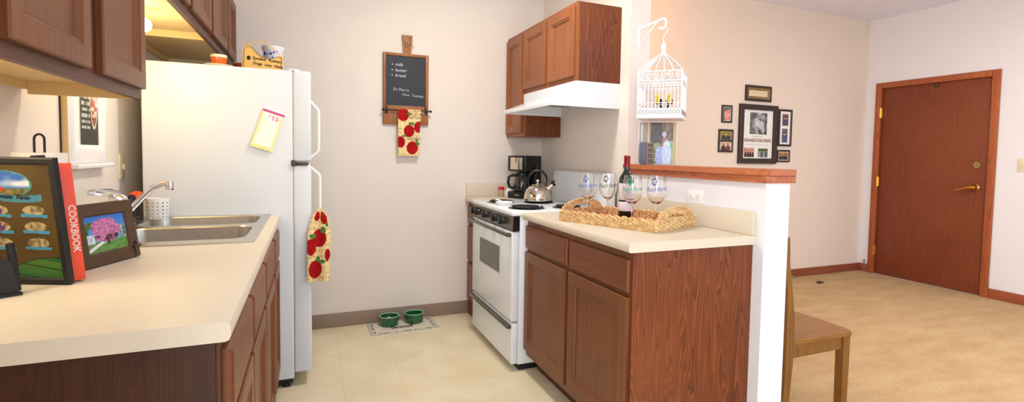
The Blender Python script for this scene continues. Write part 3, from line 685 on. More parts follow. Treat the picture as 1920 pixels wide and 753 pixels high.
b = MB(); b.tube([(sx+0.018, YS-0.008, ZF+0.150), (sx+0.02, YS-0.008, ZF+0.160), (sx+0.06, YS-0.004, ZF+0.176), (sx+0.11, YS, ZF+0.196), (sx+0.118, YS, ZF+0.193), (sx+0.15, YS-0.004, ZF+0.155), (sx+0.19, YS-0.008, ZF+0.115), (sx+0.198, YS-0.008, ZF+0.108)], 0.0026, 8); b.build('hanging_cord', 'sign_tan', t)

# ---------------------------------------------------------------- left wall: framed poster, switch
t = thing('wall_frame', 'white wooden frame with a dark drink poster on the left wall', 'frame', (XL, -1.28, 1.175))
fy0, fy1, fz0, fz1 = -1.49, -1.11, 1.178, 1.70
b = MB(); b.rings((XL+0.0004, fy1, fz0), -Y, Z, X, fy1-fy0, fz1-fz0, [(0, 0), (0, 0.018), (0.01, 0.024), (0.055, 0.024), (0.07, 0.016), (0.072, 0.012)])
b.box(XL+0.0004, XL+0.045, fy0+0.01, fy1-0.0, fz0-0.018, fz0-0.001, 0.004); b.build('frame_moulding', 'wall_white', t)
b = MB(); b.box(XL+0.0004, XL+0.021, fy0-0.004, fy0-0.0005, fz0, fz1); b.build('raw_edge', 'cab_in', t)
b = MB(); b.box(XL+0.0004, XL+0.003, fy0-0.012, fy0-0.0045, fz0, fz1); b.build('dark_backing', 'black_matte', t)
def poster(a, b_):
    if min(a, 1-a, b_*1.4, (1-b_)*1.4) < 0.025: return (230, 225, 210)
    if ell(a, b_, 0.66, 0.52, 0.19, 0.34) < 1:
        if ell(a, b_, 0.66, 0.52, 0.165, 0.31) > 1: return (190, 196, 190)
        if b_ < 0.30: return mixc((196, 120, 96), (120, 70, 56), noise(a*12, b_*20))
        if b_ < 0.58: return mixc((170, 96, 76), (226, 216, 206), (noise(a*14, b_*26)-0.35)*2.5)
        return mixc((214, 214, 206), (84, 84, 82), noise(a*16, b_*30)*1.3-0.1)
    if ell(a, b_, 0.8, 0.83, 0.12, 0.09) < 1: return (206, 204, 84)
    if a > 0.9 and int(b_*40) % 2: return (200, 200, 196)
    if a < 0.46 and a > 0.08 and 0.18 < b_ < 0.95 and int(b_*34) % 2 == 0 and noise(a*30, int(b_*34)*3.7) > 0.3: return (176, 178, 172)
    return (66, 68, 66)
picture('poster', 'vcol_paper', (XL+0.0135, fy0+0.125, 1.240), Y, Z, fy1-fy0-0.165, 0.40, 60, 110, poster, t)
b = MB(); b.box(XL+0.0003, XL+0.006, -0.907, -0.828, 1.092, 1.212, 0.002); t = tag(b.build('light_switch', 'ivory'), 'ivory light switch plate on the left wall above the sink', 'light switch')
MB().box(XL+0.006, XL+0.016, -0.872, -0.862, 1.14, 1.165, 0.002).build('toggle', 'ivory', t)

# ---------------------------------------------------------------- things on the left counter
ZT = 0.9145
# paper towel holder
t = thing('paper_towel_holder', 'paper towel roll on a holder with black wire loop behind the cheese poster', 'paper towel', (-2.36, -2.15, ZT))
PC = (-2.43, -1.99)
b = MB(); b.lathe([(0.02, 0), (0.058, 0), (0.058, 0.296), (0.02, 0.296)], 32, (PC[0], PC[1], ZT+0.012)); b.build('paper_roll', 'paper', t)
b = MB(); b.lathe([(0.065, 0), (0.065, 0.008), (0.06, 0.011)], 32, (PC[0], PC[1], ZT)); b.build('base', 'iron', t)
lp = [(PC[0]-0.011, PC[1], ZT+0.01), (PC[0]-0.011, PC[1], ZT+0.335)]+[(PC[0]+0.011*math.cos(PI-PI*k/8), PC[1], ZT+0.345+0.014*math.sin(PI*k/8)) for k in range(9)]+[(PC[0]+0.011, PC[1], ZT+0.335), (PC[0]+0.011, PC[1], ZT+0.01)]
b = MB(); b.tube(lp, 0.003, 8); b.build('wire_loop', 'iron', t)
# leaning framed cheese poster:  base line from A to B, leaning back a little
def lean_frame(th_label, nm, cat, BRc, bdir, W_, H_, lean, border, depth, fmat, painter, nx, ny, label, mat_inset=0.0):
    """BRc = right bottom front corner on the counter; bdir = unit direction pointing right along the base"""
    bdir = Vector(bdir).normalized(); nrm = Vector((bdir.y, -bdir.x, 0))
    up = (Z*math.cos(lean)-nrm*math.sin(lean)); fn = bdir.cross(up); fn = fn if fn.dot(nrm) > 0 else -fn
    o = Vector(BRc)-bdir*W_
    t = thing(nm, label, cat, tuple(o+bdir*W_/2))
    lift = Z*(depth*max(0, math.sin(lean))+0.0004)
    b = MB(); b.rings(o-fn*depth+lift, bdir, up, fn, W_, H_, [(0, 0), (0, depth-0.002), (0.002, depth), (border-0.004, depth), (border, depth-0.004), (border, depth-0.006)])
    b.build('frame_moulding', fmat, t)
    picture('print', 'vcol_print', o+bdir*border+up*border-fn*0.0055+lift, bdir, up, W_-2*border, H_-2*border, nx, ny, painter, t)
    return t, o+lift, bdir, up, fn
def cheese(a, b_):
    base = mixc((74, 54, 14), (92, 70, 22), noise(a*4, b_*5))
    # leaves at the bottom right
    if b_ < 0.19:
        e = ell(a, b_, 0.98, 0.0, 0.56, 0.185)
        if e < 1:
            f = (a-0.4)*0.5+b_*3.2
            if e > 0.93: return (10, 30, 12)
            if abs((f*3) % 1-0.5) < 0.05: return (14, 40, 18)
            return mixc((18, 92, 44), (74, 116, 26), (f*1.4) % 1)
    # barn badge
    e = ell(a, b_, 0.50, 0.83, 0.30, 0.12)
    if e < 1 and b_ > 0.745:
        if e > 0.86: return (70, 130, 120)
        if b_ < 0.81 and abs(a-0.4) < 0.09 and b_ > 0.765: return (196, 44, 32)
        if b_ < 0.79: return mixc((150, 120, 60), (60, 80, 40), noise(a*26, b_*26))
        return mixc((52, 98, 170), (206, 210, 216), (noise(a*9, b_*18)-0.35)*1.8)
    if 0.685 < b_-0.015*math.sin(a*7) < 0.745 and 0.16 < a < 0.88: return (62, 126, 146)
    # small cheese drawings with ribbons
    for r_, cy in enumerate((0.60, 0.455, 0.31)):
        for c_, cx in enumerate((0.02, 0.40, 0.78)):
            if c_ < 2 and ell(a, b_, cx-0.10, cy+0.0, 0.17, 0.055) < 1 and noise(a*30, b_*40, 2) > 0.35 and r_ < 2: return (92, 44, 104)
            if abs(a-cx) < 0.14 and abs(b_-cy+0.045+0.03*(a-cx)) < 0.013: return (58, 140, 176)
            if ell(a, b_, cx, cy, 0.115, 0.045) < 1: return mixc((176, 158, 112), (96, 80, 46), noise(a*34, b_*40)*1.3-0.3)
            if abs(a-cx) < 0.16 and abs(b_-cy+0.075) < 0.004: return (64, 48, 14)
    return base
bd = Vector((0.092, -0.038, 0)).normalized()
t, o, bdir, up, fn = lean_frame('', 'framed_poster', 'framed picture', (-2.263, -2.313, ZT), bd, 0.25, 0.300, R(-6.9), 0.016, 0.014, 'black_matte', cheese, 120, 140, 'black-framed brown cheese poster leaning at the left edge of the counter')
text('lettering', 'Mountain  Farm', 0.0145, 'black_ink', o+bdir*0.088+up*0.2075+fn*0.0005-fn*0.005, bdir-up*0.05, up, t, shear=0.3)
# cookbook behind it: spine towards the camera
t = thing('cookbook', 'orange-red hardback cookbook standing beside the black-framed poster', 'book', (-2.27, -2.20, ZT))
b = MB()
sp0 = Vector((-2.266, -2.286, ZT)); sd = Vector((0.80, 0.60, 0)).normalized()   # spine runs along sd ; pages go away from the camera
bk = Vector((-sd.y, sd.x, 0))
def ob(mb, o, u, v, w_, wd, h_, dpt, bev=0.0):
    o = Vector(o); T0 = mb.T; u = Vector(u); v = Vector(v); n = u.cross(v)
    mb.T = Matrix(((u.x, v.x, n.x, o.x), (u.y, v.y, n.y, o.y), (u.z, v.z, n.z, o.z), (0, 0, 0, 1)))
    mb.box(0, w_, 0, wd, 0, h_, bev); mb.T = T0; return mb
tl = R(4.6); lv = (Z*math.cos(tl)-sd*math.sin(tl))
def slab(mb, a0, a1, d0, d1, h0, h1, bev=0.001):
    o = sp0+sd*a0+bk*d0+lv*h0+Z*0.0025
    T0 = mb.T; mb.T = Matrix(((sd.x*math.cos(tl), bk.x, lv.x, o.x), (sd.y*math.cos(tl), bk.y, lv.y, o.y), (math.sin(tl), bk.z, lv.z, o.z), (0, 0, 0, 1)))
    mb.box(0, a1-a0, 0, d1-d0, 0, h1-h0, bev); mb.T = T0
slab(b, 0, 0.026, 0, 0.004, 0, 0.284, 0.002); slab(b, 0, 0.003, 0.004, 0.15, 0, 0.284); slab(b, 0.023, 0.026, 0.004, 0.15, 0, 0.284); b.build('cover', 'cover_red', t)
b = MB(); slab(b, 0.0032, 0.0228, 0.0042, 0.147, 0.004, 0.279, 0); b.build('pages', 'paper', t)
text('lettering', 'COOKBOOK', 0.0195, 'white_text', sp0+sd*0.009+lv*0.185+Z*0.0025-bk*0.0004, -lv, sd, t, bold=0.0003)
b = MB(); slab(b, 0.001, 0.027, 0.153, 0.165, 0, 0.300, 0.001)
tag(b.build('recipe_binder', 'black_matte'), 'black book standing right behind the orange-red cookbook', 'book')
# small brown photo frame with pink tree
def tree_photo(a, b_):
    sky = mixc((120, 180, 230), (50, 110, 190), b_)
    c = sky
    if b_ < 0.30: c = mixc((70, 120, 50), (110, 150, 80), noise(a*12, b_*18))
    if b_ < 0.36 and a < 0.45 and abs(b_-0.05-a*0.55) < 0.045: c = (210, 214, 216)
    if a < 0.35 and 0.4 < b_ < 0.85 and noise(a*8, b_*8) > 0.35: c = mixc((40, 74, 36), (90, 120, 60), noise(a*24, b_*24))
    if a < 0.2 and 0.25 < b_ < 0.5: c = mixc((150, 170, 190), (220, 224, 226), noise(a*20, b_*20))
    if a > 0.80 and 0.3 < b_ < 0.68 and noise(a*12, b_*10, 4) > 0.35: c = mixc((30, 60, 40), (230, 232, 230), noise(a*30, b_*26))
    if ell(a, b_, 0.5, 0.60, 0.36, 0.34)+0.5*(noise(a*9, b_*9, 6)-0.5) < 1:
        c = mixc((132, 74, 112), (216, 140, 186), noise(a*26, b_*26)*0.8+noise(a*60, b_*60)*0.3)
        if b_ < 0.45 and noise(a*20, b_*12, 9) > 0.55: c = (88, 50, 62)
    if abs(a-0.52) < 0.03 and b_ < 0.4 and b_ > 0.18: c = (70, 44, 40)
    return c
bd = Vector((0.353, 0.937, 0)).normalized()
t, o, bdir, up, fn = lean_frame('', 'photo_frame', 'framed picture', (-2.212, -1.958, ZT), bd, 0.215, 0.172, R(9), 0.036, 0.014, 'frame_brown', tree_photo, 120, 84, 'small dark brown frame holding a photo of a pink blossom tree')
b = MB(); c = o+bdir*0.200+up*0.026
b.tube([tuple(c-up*0.022), tuple(c+up*0.012)], 0.006, 8); b.tube([tuple(c-bdir*0.014+up*0.004+fn*0.002), tuple(c+bdir*0.012+up*0.006+fn*0.003)], 0.005, 8); b.tube([tuple(c-bdir*0.004+up*0.016+fn*0.003), tuple(c+bdir*0.006+up*0.02)], 0.004, 8)
b.build('star_charm', 'bronze', t)
# black napkin holder at the very left
t = thing('napkin_holder', 'black metal holder at the far left front of the cheese poster', 'holder', (-2.32, -2.45, ZT))
b = MB()
q = Vector((0.80, 0.6, 0)).normalized(); qn = Vector((-q.y, q.x, 0))
o0 = Vector((-2.395, -2.43, ZT))
def plate(mb, o, w0, w1, h_, th):
    P = [(0, 0), (w0, 0), (w0, h_*0.15)]+[(w0/2+w1/2*math.cos(PI*k/10), h_*0.55+h_*0.45*math.sin(PI*k/10)) for k in range(11)]+[(0, h_*0.15)]
    mb.prism(P, o, q, Z, qn, th)
plate(b, o0+Z*0.006, 0.085, 0.07, 0.085, 0.003); b.build('front_plate', 'iron', t)
b = MB(); plate(b, o0+Z*0.006+qn*0.045, 0.085, 0.07, 0.085, 0.003); b.build('rear_plate', 'iron', t)
b = MB(); b.prism([(-0.004, -0.006), (0.089, -0.006), (0.089, 0.056), (-0.004, 0.056)], o0, q, qn, Z, 0.006); b.build('base', 'iron', t)
b = MB(); b.tube([tuple(o0+q*0.087+qn*0.022+Z*0.006), tuple(o0+q*0.083+qn*0.022+Z*0.06), tuple(o0+q*0.078+qn*0.022+Z*0.112)], 0.008, 8); b.build('post', 'iron', t)

# ---------------------------------------------------------------- chalkboard on the back wall
t = thing('chalkboard', 'wood-framed kitchen chalkboard with a shopping list on the back wall', 'chalkboard', (-1.095, -0.01, 1.446))
b = MB(); bx0, bx1 = -1.260, -0.934
b.box(bx0, bx1, -0.020, -0.001, 1.446, 1.5835, 0.003); b.box(bx0, -1.2395, -0.020, -0.001, 1.5835, 1.960, 0.003); b.box(-0.9555, bx1, -0.020, -0.001, 1.5835, 1.960, 0.003); b.box(-1.2395, -0.9555, -0.020, -0.001, 1.940, 1.960, 0.003)
b.prism([(-1.116, 1.9602), (-1.063, 1.9602), (-1.052, 2.092), (-1.128, 2.092)], (0, -0.001, 0), X, Z, -Y, 0.018)
b.build('board', 'board_wood', t)
b = MB(); b.box(-1.2394, -0.9556, -0.012, -0.001, 1.5836, 1.9399); b.build('slate', 'slate', t)
yt = -0.0125
for s_, x_, z_ in (('milk', -1.175, 1.868), ('butter', -1.175, 1.828), ('bread', -1.175, 1.790)):
    text('chalk_writing', s_, 0.033, 'chalk', (x_, yt, z_), X, Z, t, bold=-0.0003, shear=0.1)
    b = MB(); b.tube([(x_-0.020, yt, z_+0.010), (x_-0.020, yt-0.0008, z_+0.010)], 0.0042, 10); b.build('bullet', 'chalk', t)
text('chalk_writing', 'Dr Morris', 0.028, 'chalk', (-1.190, yt, 1.692), X-Z*0.03, Z, t, bold=-0.0004, shear=0.1)
text('chalk_writing', '10am  Tuesday', 0.026, 'chalk', (-1.128, yt, 1.658), X-Z*0.05, Z, t, bold=-0.0004, shear=0.1)
b = MB(); b.tube([(-1.262, -0.042, 1.549), (-0.922, -0.042, 1.549)], 0.0052, 12)
for x_ in (-1.262, -0.922): b.sphere((x_, -0.042, 1.549), 0.0095, 14, 10)
b.build('towel_bar', 'iron', t)
for x_ in (-1.236, -0.956):
    b = MB(); b.box(x_-0.009, x_+0.009, -0.0235, -0.0202, 1.522, 1.578, 0.002); b.tube([(x_, -0.0235, 1.549), (x_, -0.042, 1.549)], 0.006, 10); b.build('bar_bracket', 'iron', t)
b = MB(); tp = []
for k in range(40):
    a = k*0.55; tp.append((-1.082+0.020*math.sin(a)+0.010*math.sin(a*2.3), -0.026-0.008*math.cos(a*1.7), 2.065-k*0.0012+0.018*math.cos(a*0.9)))
b.tube(tp, 0.0022, 6); b.tube([(-1.07, -0.024, 2.05), (-1.055, -0.026, 2.02), (-1.045, -0.027, 2.0)], 0.0025, 6); b.build('twine_bow', 'twine', t)
t = thing('dish_towel', 'apple print towel hanging over the chalkboard bar', 'towel', (-1.085, -0.05, 1.222))
def tw2(a, b_):
    x = -1.158+(0.150+0.012*b_)*a; z = 1.222+0.337*b_; y = -0.0505-0.003*math.sin(a*8)*(1-b_)
    if b_ > 0.95: y = -0.0505+(b_-0.95)/0.05*0.010; z = 1.5422+math.sin((b_-0.95)/0.05*PI/2)*0.0155
    return (x, y, z)
picture('front_cloth', 'vcol_cloth', (0, 0, 0), X, Z, 1, 1, 50, 100, towel_fn, t, warp=tw2)
picture('back_cloth', 'vcol_cloth', (0, 0, 0), X, Z, 1, 1, 30, 60, lambda a, b_: towel_fn(1-a, b_), t, warp=lambda a, b_: (-1.156+0.155*a, -0.030-(0.010 if b_ > 0.98 else 0), 1.228+0.329*b_))
text('cloth_lettering', 'LOCAL', 0.036, 'twine', (-1.075, -0.0535, 1.525), X, Z, t)
text('cloth_lettering', 'APPLES', 0.034, 'twine', (-1.090, -0.0535, 1.492), X, Z, t)
text('cloth_lettering', 'FRESH', 0.036, 'twine', (-1.095, -0.0545, 1.335), X, Z, t)

# ---------------------------------------------------------------- dog mat and bowls
t = thing('dog_mat', 'beige woof placemat on the floor under the green bowls', 'mat', (-1.13, -0.155, 0))
mc = Vector((-1.364, -0.296, 0.0003)); mu = Vector((-0.896, -0.281, 0)) - Vector((-1.364, -0.296, 0)); mlen = mu.length; mu.normalize(); mv = Vector((-mu.y, mu.x, 0))
MWd, MH = mlen, 0.279
def mat_fn(a, b_):
    x, y = a*MWd, b_*MH; e = min(x, MWd-x, y, MH-y)
    if e < 0.005: return (150, 146, 140)
    if 0.012 < e < 0.017: return (128, 124, 124)
    if 0.022 < e < 0.034 and noise(x*70, y*70) > 0.5: return (92, 88, 92)
    return mixc((214, 204, 184), (222, 214, 196), noise(a*10, b_*6))
b = MB(); b.rings(mc, mu, mv, Z, MWd, MH, [(0, 0), (0, 0.003)]); b.build('backing', 'paper', t)
picture('print', 'vcol_cloth', mc+Z*0.0032, mu, mv, MWd, MH, 120, 72, mat_fn, t)
text('lettering', 'woof', 0.075, 'black_ink', mc+mu*0.225+mv*0.100+Z*0.0034, mu, mv, t, align='CENTER', bold=0.002)
for (cx, cy, lab) in ((-1.222, -0.094, 'green ceramic dog bowl holding kibble, left one on the mat'), (-1.042, -0.084, 'empty green ceramic dog bowl, right one on the mat')):
    t = thing('dog_bowl', lab, 'bowl', (cx, cy, 0.0036), 0, 'dog bowls on the mat')
    b = MB(); b.lathe([(0.060, 0), (0.064, 0.003), (0.066, 0.03), (0.069, 0.062), (0.070, 0.066), (0.063, 0.066), (0.060, 0.03), (0.056, 0.014), (0.001, 0.012)], 40, (cx, cy, 0.0038), cap=True); b.build('body', 'green_glaze', t)
    b = MB(); b.lathe([(0.0695, 0.064), (0.0705, 0.069), (0.067, 0.0715), (0.063, 0.069), (0.0625, 0.064)], 40, (cx, cy, 0.0038), cap=False); b.build('rim', 'green_rim', t)
rng = random.Random(3)
b = MB(); b2 = MB()
for k in range(46):
    a = rng.random()*2*PI; r_ = 0.046*math.sqrt(rng.random()); h_ = 0.030+0.030*(1-r_/0.046)*rng.random()
    (b if k % 3 else b2).sphere((-1.222+r_*math.cos(a), -0.094+r_*math.sin(a), 0.0036+h_), 0.0075+0.003*rng.random(), 8, 6, (1, 1, 0.7))
k = tag(b.build('kibble', 'kibble'), 'brown kibble heaped in the left green dog bowl', 'dog food'); k['kind'] = 'stuff'
b2.build('pale_treats', 'kibble_light', k)

# ---------------------------------------------------------------- right base cabinet, counters
t = thing('base_cabinet', 'two-door wooden base cabinet with grained end panel by the low wall', 'cabinet', (-0.3, -1.70, 0))
b = MB(); b.box(-0.590, -0.0005, -2.208, -1.178, 0.1, 0.8755); b.box(-0.535, -0.0005, -2.208, -1.178, 0, 0.1); b.build('body', 'frame_dark', t)
b = MB(); b.box(-0.609, -0.5905, -2.208, -1.178, 0.1, 0.8755); b.build('face_frame', 'cab', t)
b = MB(); b.box(-0.610, -0.0005, -2.215, -2.2085, 0.0, 0.8755); b.build('end_panel', 'cabend', t)
XB, XF = -0.6095, -0.629
add_drawer(t, XB, XF, -1.685, -1.183, 0.715, 0.846); add_drawer(t, XB, XF, -2.200, -1.713, 0.715, 0.846)
add_door(t, XB, XF, -1.685, -1.183, 0.135, 0.697); add_door(t, XB, XF, -2.200, -1.713, 0.135, 0.697)
def counter_slab(mb, y0, y1, xf=-0.641, xb=-0.0005):
    prof = [(xb, 0.876), (xf+0.010, 0.876), (xf+0.003, 0.879), (xf, 0.886), (xf, 0.903), (xf+0.004, 0.910), (xf+0.013, 0.914), (xb, 0.914)]
    mb.loops([[(x, y, z) for x, z in prof] for y in (y0, y1)])
t = thing('countertop', 'beige laminate countertop under the wicker tray, ending at the white low wall', 'countertop', (-0.32, -1.7, 0.876))
b = MB(); counter_slab(b, -2.228, -1.176); b.build('worktop', 'laminate', t)
b = MB(); b.box(-0.020, -0.0005, -2.228, -1.176, 0.9142, 1.016, 0.003); b.build('backsplash', 'laminate', t)
t = thing('base_cabinet', 'narrow three-drawer cabinet in the corner beyond the stove', 'cabinet', (-0.3, -0.2, 0))
b = MB(); b.box(-0.59, -0.0005, -0.392, -0.010, 0.1, 0.8755); b.box(-0.535, -0.0005, -0.392, -0.010, 0, 0.1); b.build('body', 'frame_dark', t)
b = MB(); b.box(-0.609, -0.5905, -0.392, -0.0005, 0.0, 0.8755); b.build('face_frame', 'cab', t)
for z0, z1 in ((0.715, 0.846), (0.43, 0.695), (0.125, 0.41)): add_drawer(t, XB, XF, -0.375, -0.025, z0, z1)
t = thing('countertop', 'short beige laminate countertop in the corner under the coffee maker', 'countertop', (-0.32, -0.2, 0.876))
b = MB(); counter_slab(b, -0.397, -0.0005); b.build('worktop', 'laminate', t)
b = MB(); b.box(-0.635, -0.0005, -0.020, -0.0005, 0.9142, 1.016, 0.003); b.box(-0.020, -0.0005, -0.397, -0.0205, 0.9142, 1.016, 0.003); b.build('backsplash', 'laminate', t)

# ---------------------------------------------------------------- stove
t = thing('stove', 'white freestanding electric coil stove with black control panel', 'stove', (-0.35, -0.785, 0))
y0, y1 = -1.168, -0.402
b = MB(); b.box(-0.655, -0.03, y0, y1, 0.04, 0.895, 0.004); b.build('body', 'white_enamel', t)
b = MB(); b.box(-0.64, -0.05, y0+0.02, y1-0.02, 0.0, 0.0395); b.build('base', 'black_matte', t)
b = MB(); b.box(-0.703, -0.03, y0-0.004, y1+0.002, 0.8955, 0.922, 0.007, 3); b.build('cooktop', 'white_enamel', t)
b = MB(); b.prism([(-0.6555, 0.812), (-0.697, 0.812), (-0.692, 0.895), (-0.6555, 0.895)], (0, y0+0.001, 0), X, Z, Y, y1-y0-0.002); b.build('control_panel', 'graphite', t)
b = MB(); b.prism([(-0.6555, 0.811), (-0.698, 0.811), (-0.693, 0.8952), (-0.6555, 0.8952)], (0, y0-0.001, 0), X, Z, Y, 0.0018); b.build('panel_end', 'black_gloss', t)
for yk in (-0.455, -0.535, -0.70, -0.885, -1.015):
    b = MB(); xk = -0.6955; n = Vector((-1, 0, 0.05)).normalized()
    c = Vector((xk, yk, 0.856)); b.tube([tuple(c), tuple(c+n*0.010), tuple(c+n*0.022)], 0.02, 20, radii=[0.023, 0.020, 0.018]); k = b.build('knob', 'black_gloss', t)
    b = MB(); b.box(c.x-0.034, c.x-0.010, yk-0.005, yk+0.005, 0.834, 0.878, 0.002); b.build('grip', 'black_gloss', k)
b = MB(); b.box(-0.699, -0.6565, y0+0.002, y1-0.002, 0.292, 0.805, 0.006, 3); od = b.build('oven_door', 'white_enamel', t)
b = MB(); b.box(-0.7010, -0.6995, -0.968, -0.578, 0.533, 0.692); b.build('oven_window', 'window_dark', od)
b = MB(); b.rings((-0.6992, -0.974, 0.527), Y, Z, -X, 0.402, 0.171, [(0, 0), (0, 0.003), (0.006, 0.003), (0.006, 0.0)], cap0=False, cap1=False); b.build('window_trim', 'chrome', od)
b = MB(); b.box(-0.738, -0.722, y0+0.01, y1-0.008, 0.782, 0.800, 0.005, 3)
for yy in (y0+0.03, y1-0.03): b.box(-0.724, -0.698, yy-0.012, yy+0.012, 0.776, 0.798, 0.004)
b.build('door_handle', 'graphite', od)
b = MB(); b.box(-0.695, -0.6565, y0+0.002, y1-0.002, 0.045, 0.280, 0.006, 3); dr = b.build('storage_drawer', 'white_enamel', t)
b = MB(); b.box(-0.722, -0.6955, y0+0.004, y1-0.004, 0.252, 0.274, 0.006, 3); b.build('drawer_handle', 'graphite', dr)
b = MB(); b.loops([[(x, y, z) for x, z in ((-0.03, 0.922), (-0.095, 0.922), (-0.090, 1.0), (-0.075, 1.11), (-0.065, 1.128), (-0.05, 1.135), (-0.03, 1.135))] for y in (y0-0.002, y1)]); b.build('backguard', 'white_enamel', t)
for cx, cy, r_ in ((-0.565, -0.60, 0.078), (-0.545, -1.0, 0.098), (-0.31, -0.66, 0.090), (-0.285, -1.03, 0.078)):
    b = MB(); b.lathe([(r_+0.014, 0.0), (r_+0.014, 0.002), (r_+0.006, 0.003), (r_*0.9, 0.0005)], 32, (cx, cy, 0.9222)); bu = b.build('drip_pan', 'black_gloss', t)
    b = MB(); turns = 4; P = []
    for k in range(turns*28+1):
        a = 2*PI*k/28; rr_ = 0.018+(r_-0.018)*k/(turns*28); P.append((cx+rr_*math.cos(a), cy+rr_*math.sin(a), 0.9315))
    b.tube(P, 0.0048, 6); b.build('coil', 'black_matte', bu)
# spoon rest
t = thing('spoon_rest', 'white curved spoon rest lying on the cooktop front', 'spoon rest', (-0.60, -0.74, 0.922))
b = MB()
P = [(-0.655+0.09*math.cos(a)+0.035, -0.76+0.075*math.sin(a), 0.0) for a in [PI*k/14 for k in range(15)]]
b.lathe([(0.046, 0.0), (0.052, 0.010), (0.058, 0.020), (0.055, 0.020), (0.044, 0.004)], 32, (-0.605, -0.775, 0.9225), squash=(1.0, 0.9)); b.build('bowl', 'white_enamel', t)
b = MB(); b.tube([(-0.605, -0.726, 0.936), (-0.607, -0.69, 0.943), (-0.610, -0.65, 0.945)], 0.01, 12, radii=[0.016, 0.010, 0.013], flat=0.4); b.build('handle_rest', 'white_enamel', t)

# kettle
KX, KY, KZ = -0.340, -0.700, 0.9372
t = thing('tea_kettle', 'shiny steel tea kettle with black arched handle on the stove', 'kettle', (KX, KY, KZ))
b = MB(); b.lathe([(0.086, 0), (0.092, 0.004), (0.093, 0.012), (0.089, 0.04), (0.078, 0.070), (0.060, 0.094), (0.045, 0.103), (0.040, 0.104)], 48, (KX, KY, KZ)); b.build('body', 'kettle', t)
b = MB(); b.lathe([(0.041, 0.1035), (0.036, 0.110), (0.018, 0.115), (0.006, 0.117)], 32, (KX, KY, KZ)); b.lathe([(0.006, 0.116), (0.006, 0.124), (0.012, 0.130), (0.011, 0.140), (0.004, 0.144)], 20, (KX, KY, KZ)); b.build('lid', 'kettle', t)
kd = Vector((0.91, -0.41, 0)).normalized()   # towards the spout (to the right in the picture)
c = Vector((KX, KY, KZ))
b = MB(); b.tube([tuple(c+kd*0.062+Z*0.075), tuple(c+kd*0.082+Z*0.090), tuple(c+kd*0.100+Z*0.110)], 0.02, 20, radii=[0.024, 0.019, 0.016]); b.build('spout', 'kettle', t)
b = MB(); b.tube([tuple(c+kd*0.099+Z*0.109), tuple(c+kd*0.110+Z*0.122)], 0.018, 16); b.tube([tuple(c+kd*0.104+Z*0.12), tuple(c+kd*0.112+Z*0.138)], 0.006, 8); b.build('whistle', 'black_gloss', t)
b = MB(); hp = [c-kd*0.058+Z*0.088]+[c+kd*0.062*math.cos(PI-PI*k/16)+Z*(0.135+0.068*math.sin(PI*k/16)) for k in range(17)]+[c+kd*0.055+Z*0.092]
b.tube([tuple(p) for p in hp], 0.007, 12, radii=[0.004]*2+[0.006, 0.008]+[0.0095]*11+[0.008, 0.006]+[0.004]*2); b.build('handle', 'black_gloss', t)
b = MB(); b.tube([tuple(c-kd*0.008+Z*0.145), tuple(c-kd*0.002+Z*0.250)], 0.003, 8); b.build('rod', 'black_matte', t)

# coffee maker
t = thing('coffee_maker', 'black drip coffee maker with glass carafe in the counter corner', 'coffee maker', (-0.238, -0.235, ZT), R(25))
def L_(b): b.T = MW[t.name].copy(); return b
b = L_(MB()); b.box(-0.10, 0.085, -0.09, 0.09, 0.0, 0.052, 0.008, 3); b.box(0.02, 0.085, -0.09, 0.09, 0.052, 0.21, 0.006); b.box(-0.10, 0.085, -0.092, 0.092, 0.205, 0.322, 0.010, 3); b.build('body', 'black_gloss', t)
b = L_(MB()); b.box(-0.1035, -0.1005, -0.062, 0.058, 0.218, 0.308, 0.001); b.build('mirror_panel', 'kettle', t)
b = L_(MB()); b.box(-0.1015, -0.0995, -0.03, 0.012, 0.022, 0.032); b.build('badge', 'brass_dull', t)
b = L_(MB()); b.lathe([(0.05, 0), (0.062, 0.004), (0.066, 0.05), (0.058, 0.095), (0.046, 0.118), (0.044, 0.118), (0.056, 0.094), (0.0635, 0.05), (0.059, 0.007), (0.001, 0.005)], 40, (-0.038, 0, 0.0535), cap=False)
cf = b.build('carafe', 'carafe', t)
b = L_(MB()); b.lathe([(0.058, 0.009), (0.0625, 0.045), (0.0625, 0.048)], 32, (-0.038, 0, 0.0535)); b.build('coffee', 'coffee', cf)
b = L_(MB()); b.lathe([(0.048, 0.116), (0.050, 0.122), (0.046, 0.140), (0.01, 0.145)], 32, (-0.038, 0, 0.0535)); b.build('carafe_lid', 'black_gloss', cf)
b = L_(MB()); b.tube([(-0.086, 0.012, 0.172), (-0.115, 0.03, 0.176), (-0.132, 0.045, 0.160), (-0.134, 0.05, 0.120), (-0.122, 0.046, 0.085), (-0.096, 0.03, 0.078)], 0.008, 10, flat=1.3); b.build('carafe_handle', 'black_gloss', cf)
b = L_(MB()); b.box(-0.075, 0.0, -0.085, 0.085, 0.052, 0.0535); b.build('warming_plate', 'black_matte', t)
t = thing('spice_jar', 'small jar with red lid on the corner countertop', 'jar', (-0.362, -0.075, ZT))
b = MB(); b.lathe([(0.020, 0), (0.022, 0.003), (0.022, 0.052), (0.018, 0.056)], 24, (-0.372, -0.075, ZT)); b.build('jar_body', 'shaker_tan', t)
b = MB(); b.lathe([(0.023, 0.0565), (0.023, 0.075), (0.021, 0.078)], 24, (-0.372, -0.075, ZT)); b.build('lid', 'red_plastic', t)
t = thing('packet_box', 'small white packet box between the red-lidded jar and coffee maker', 'box', (-0.315, -0.10, ZT), R(15))
b = L_(MB()); b.T = MW[t.name].copy(); b.box(-0.03, 0.03, -0.025, 0.025, 0, 0.05, 0.003); b.build('box', 'white_plastic', t)
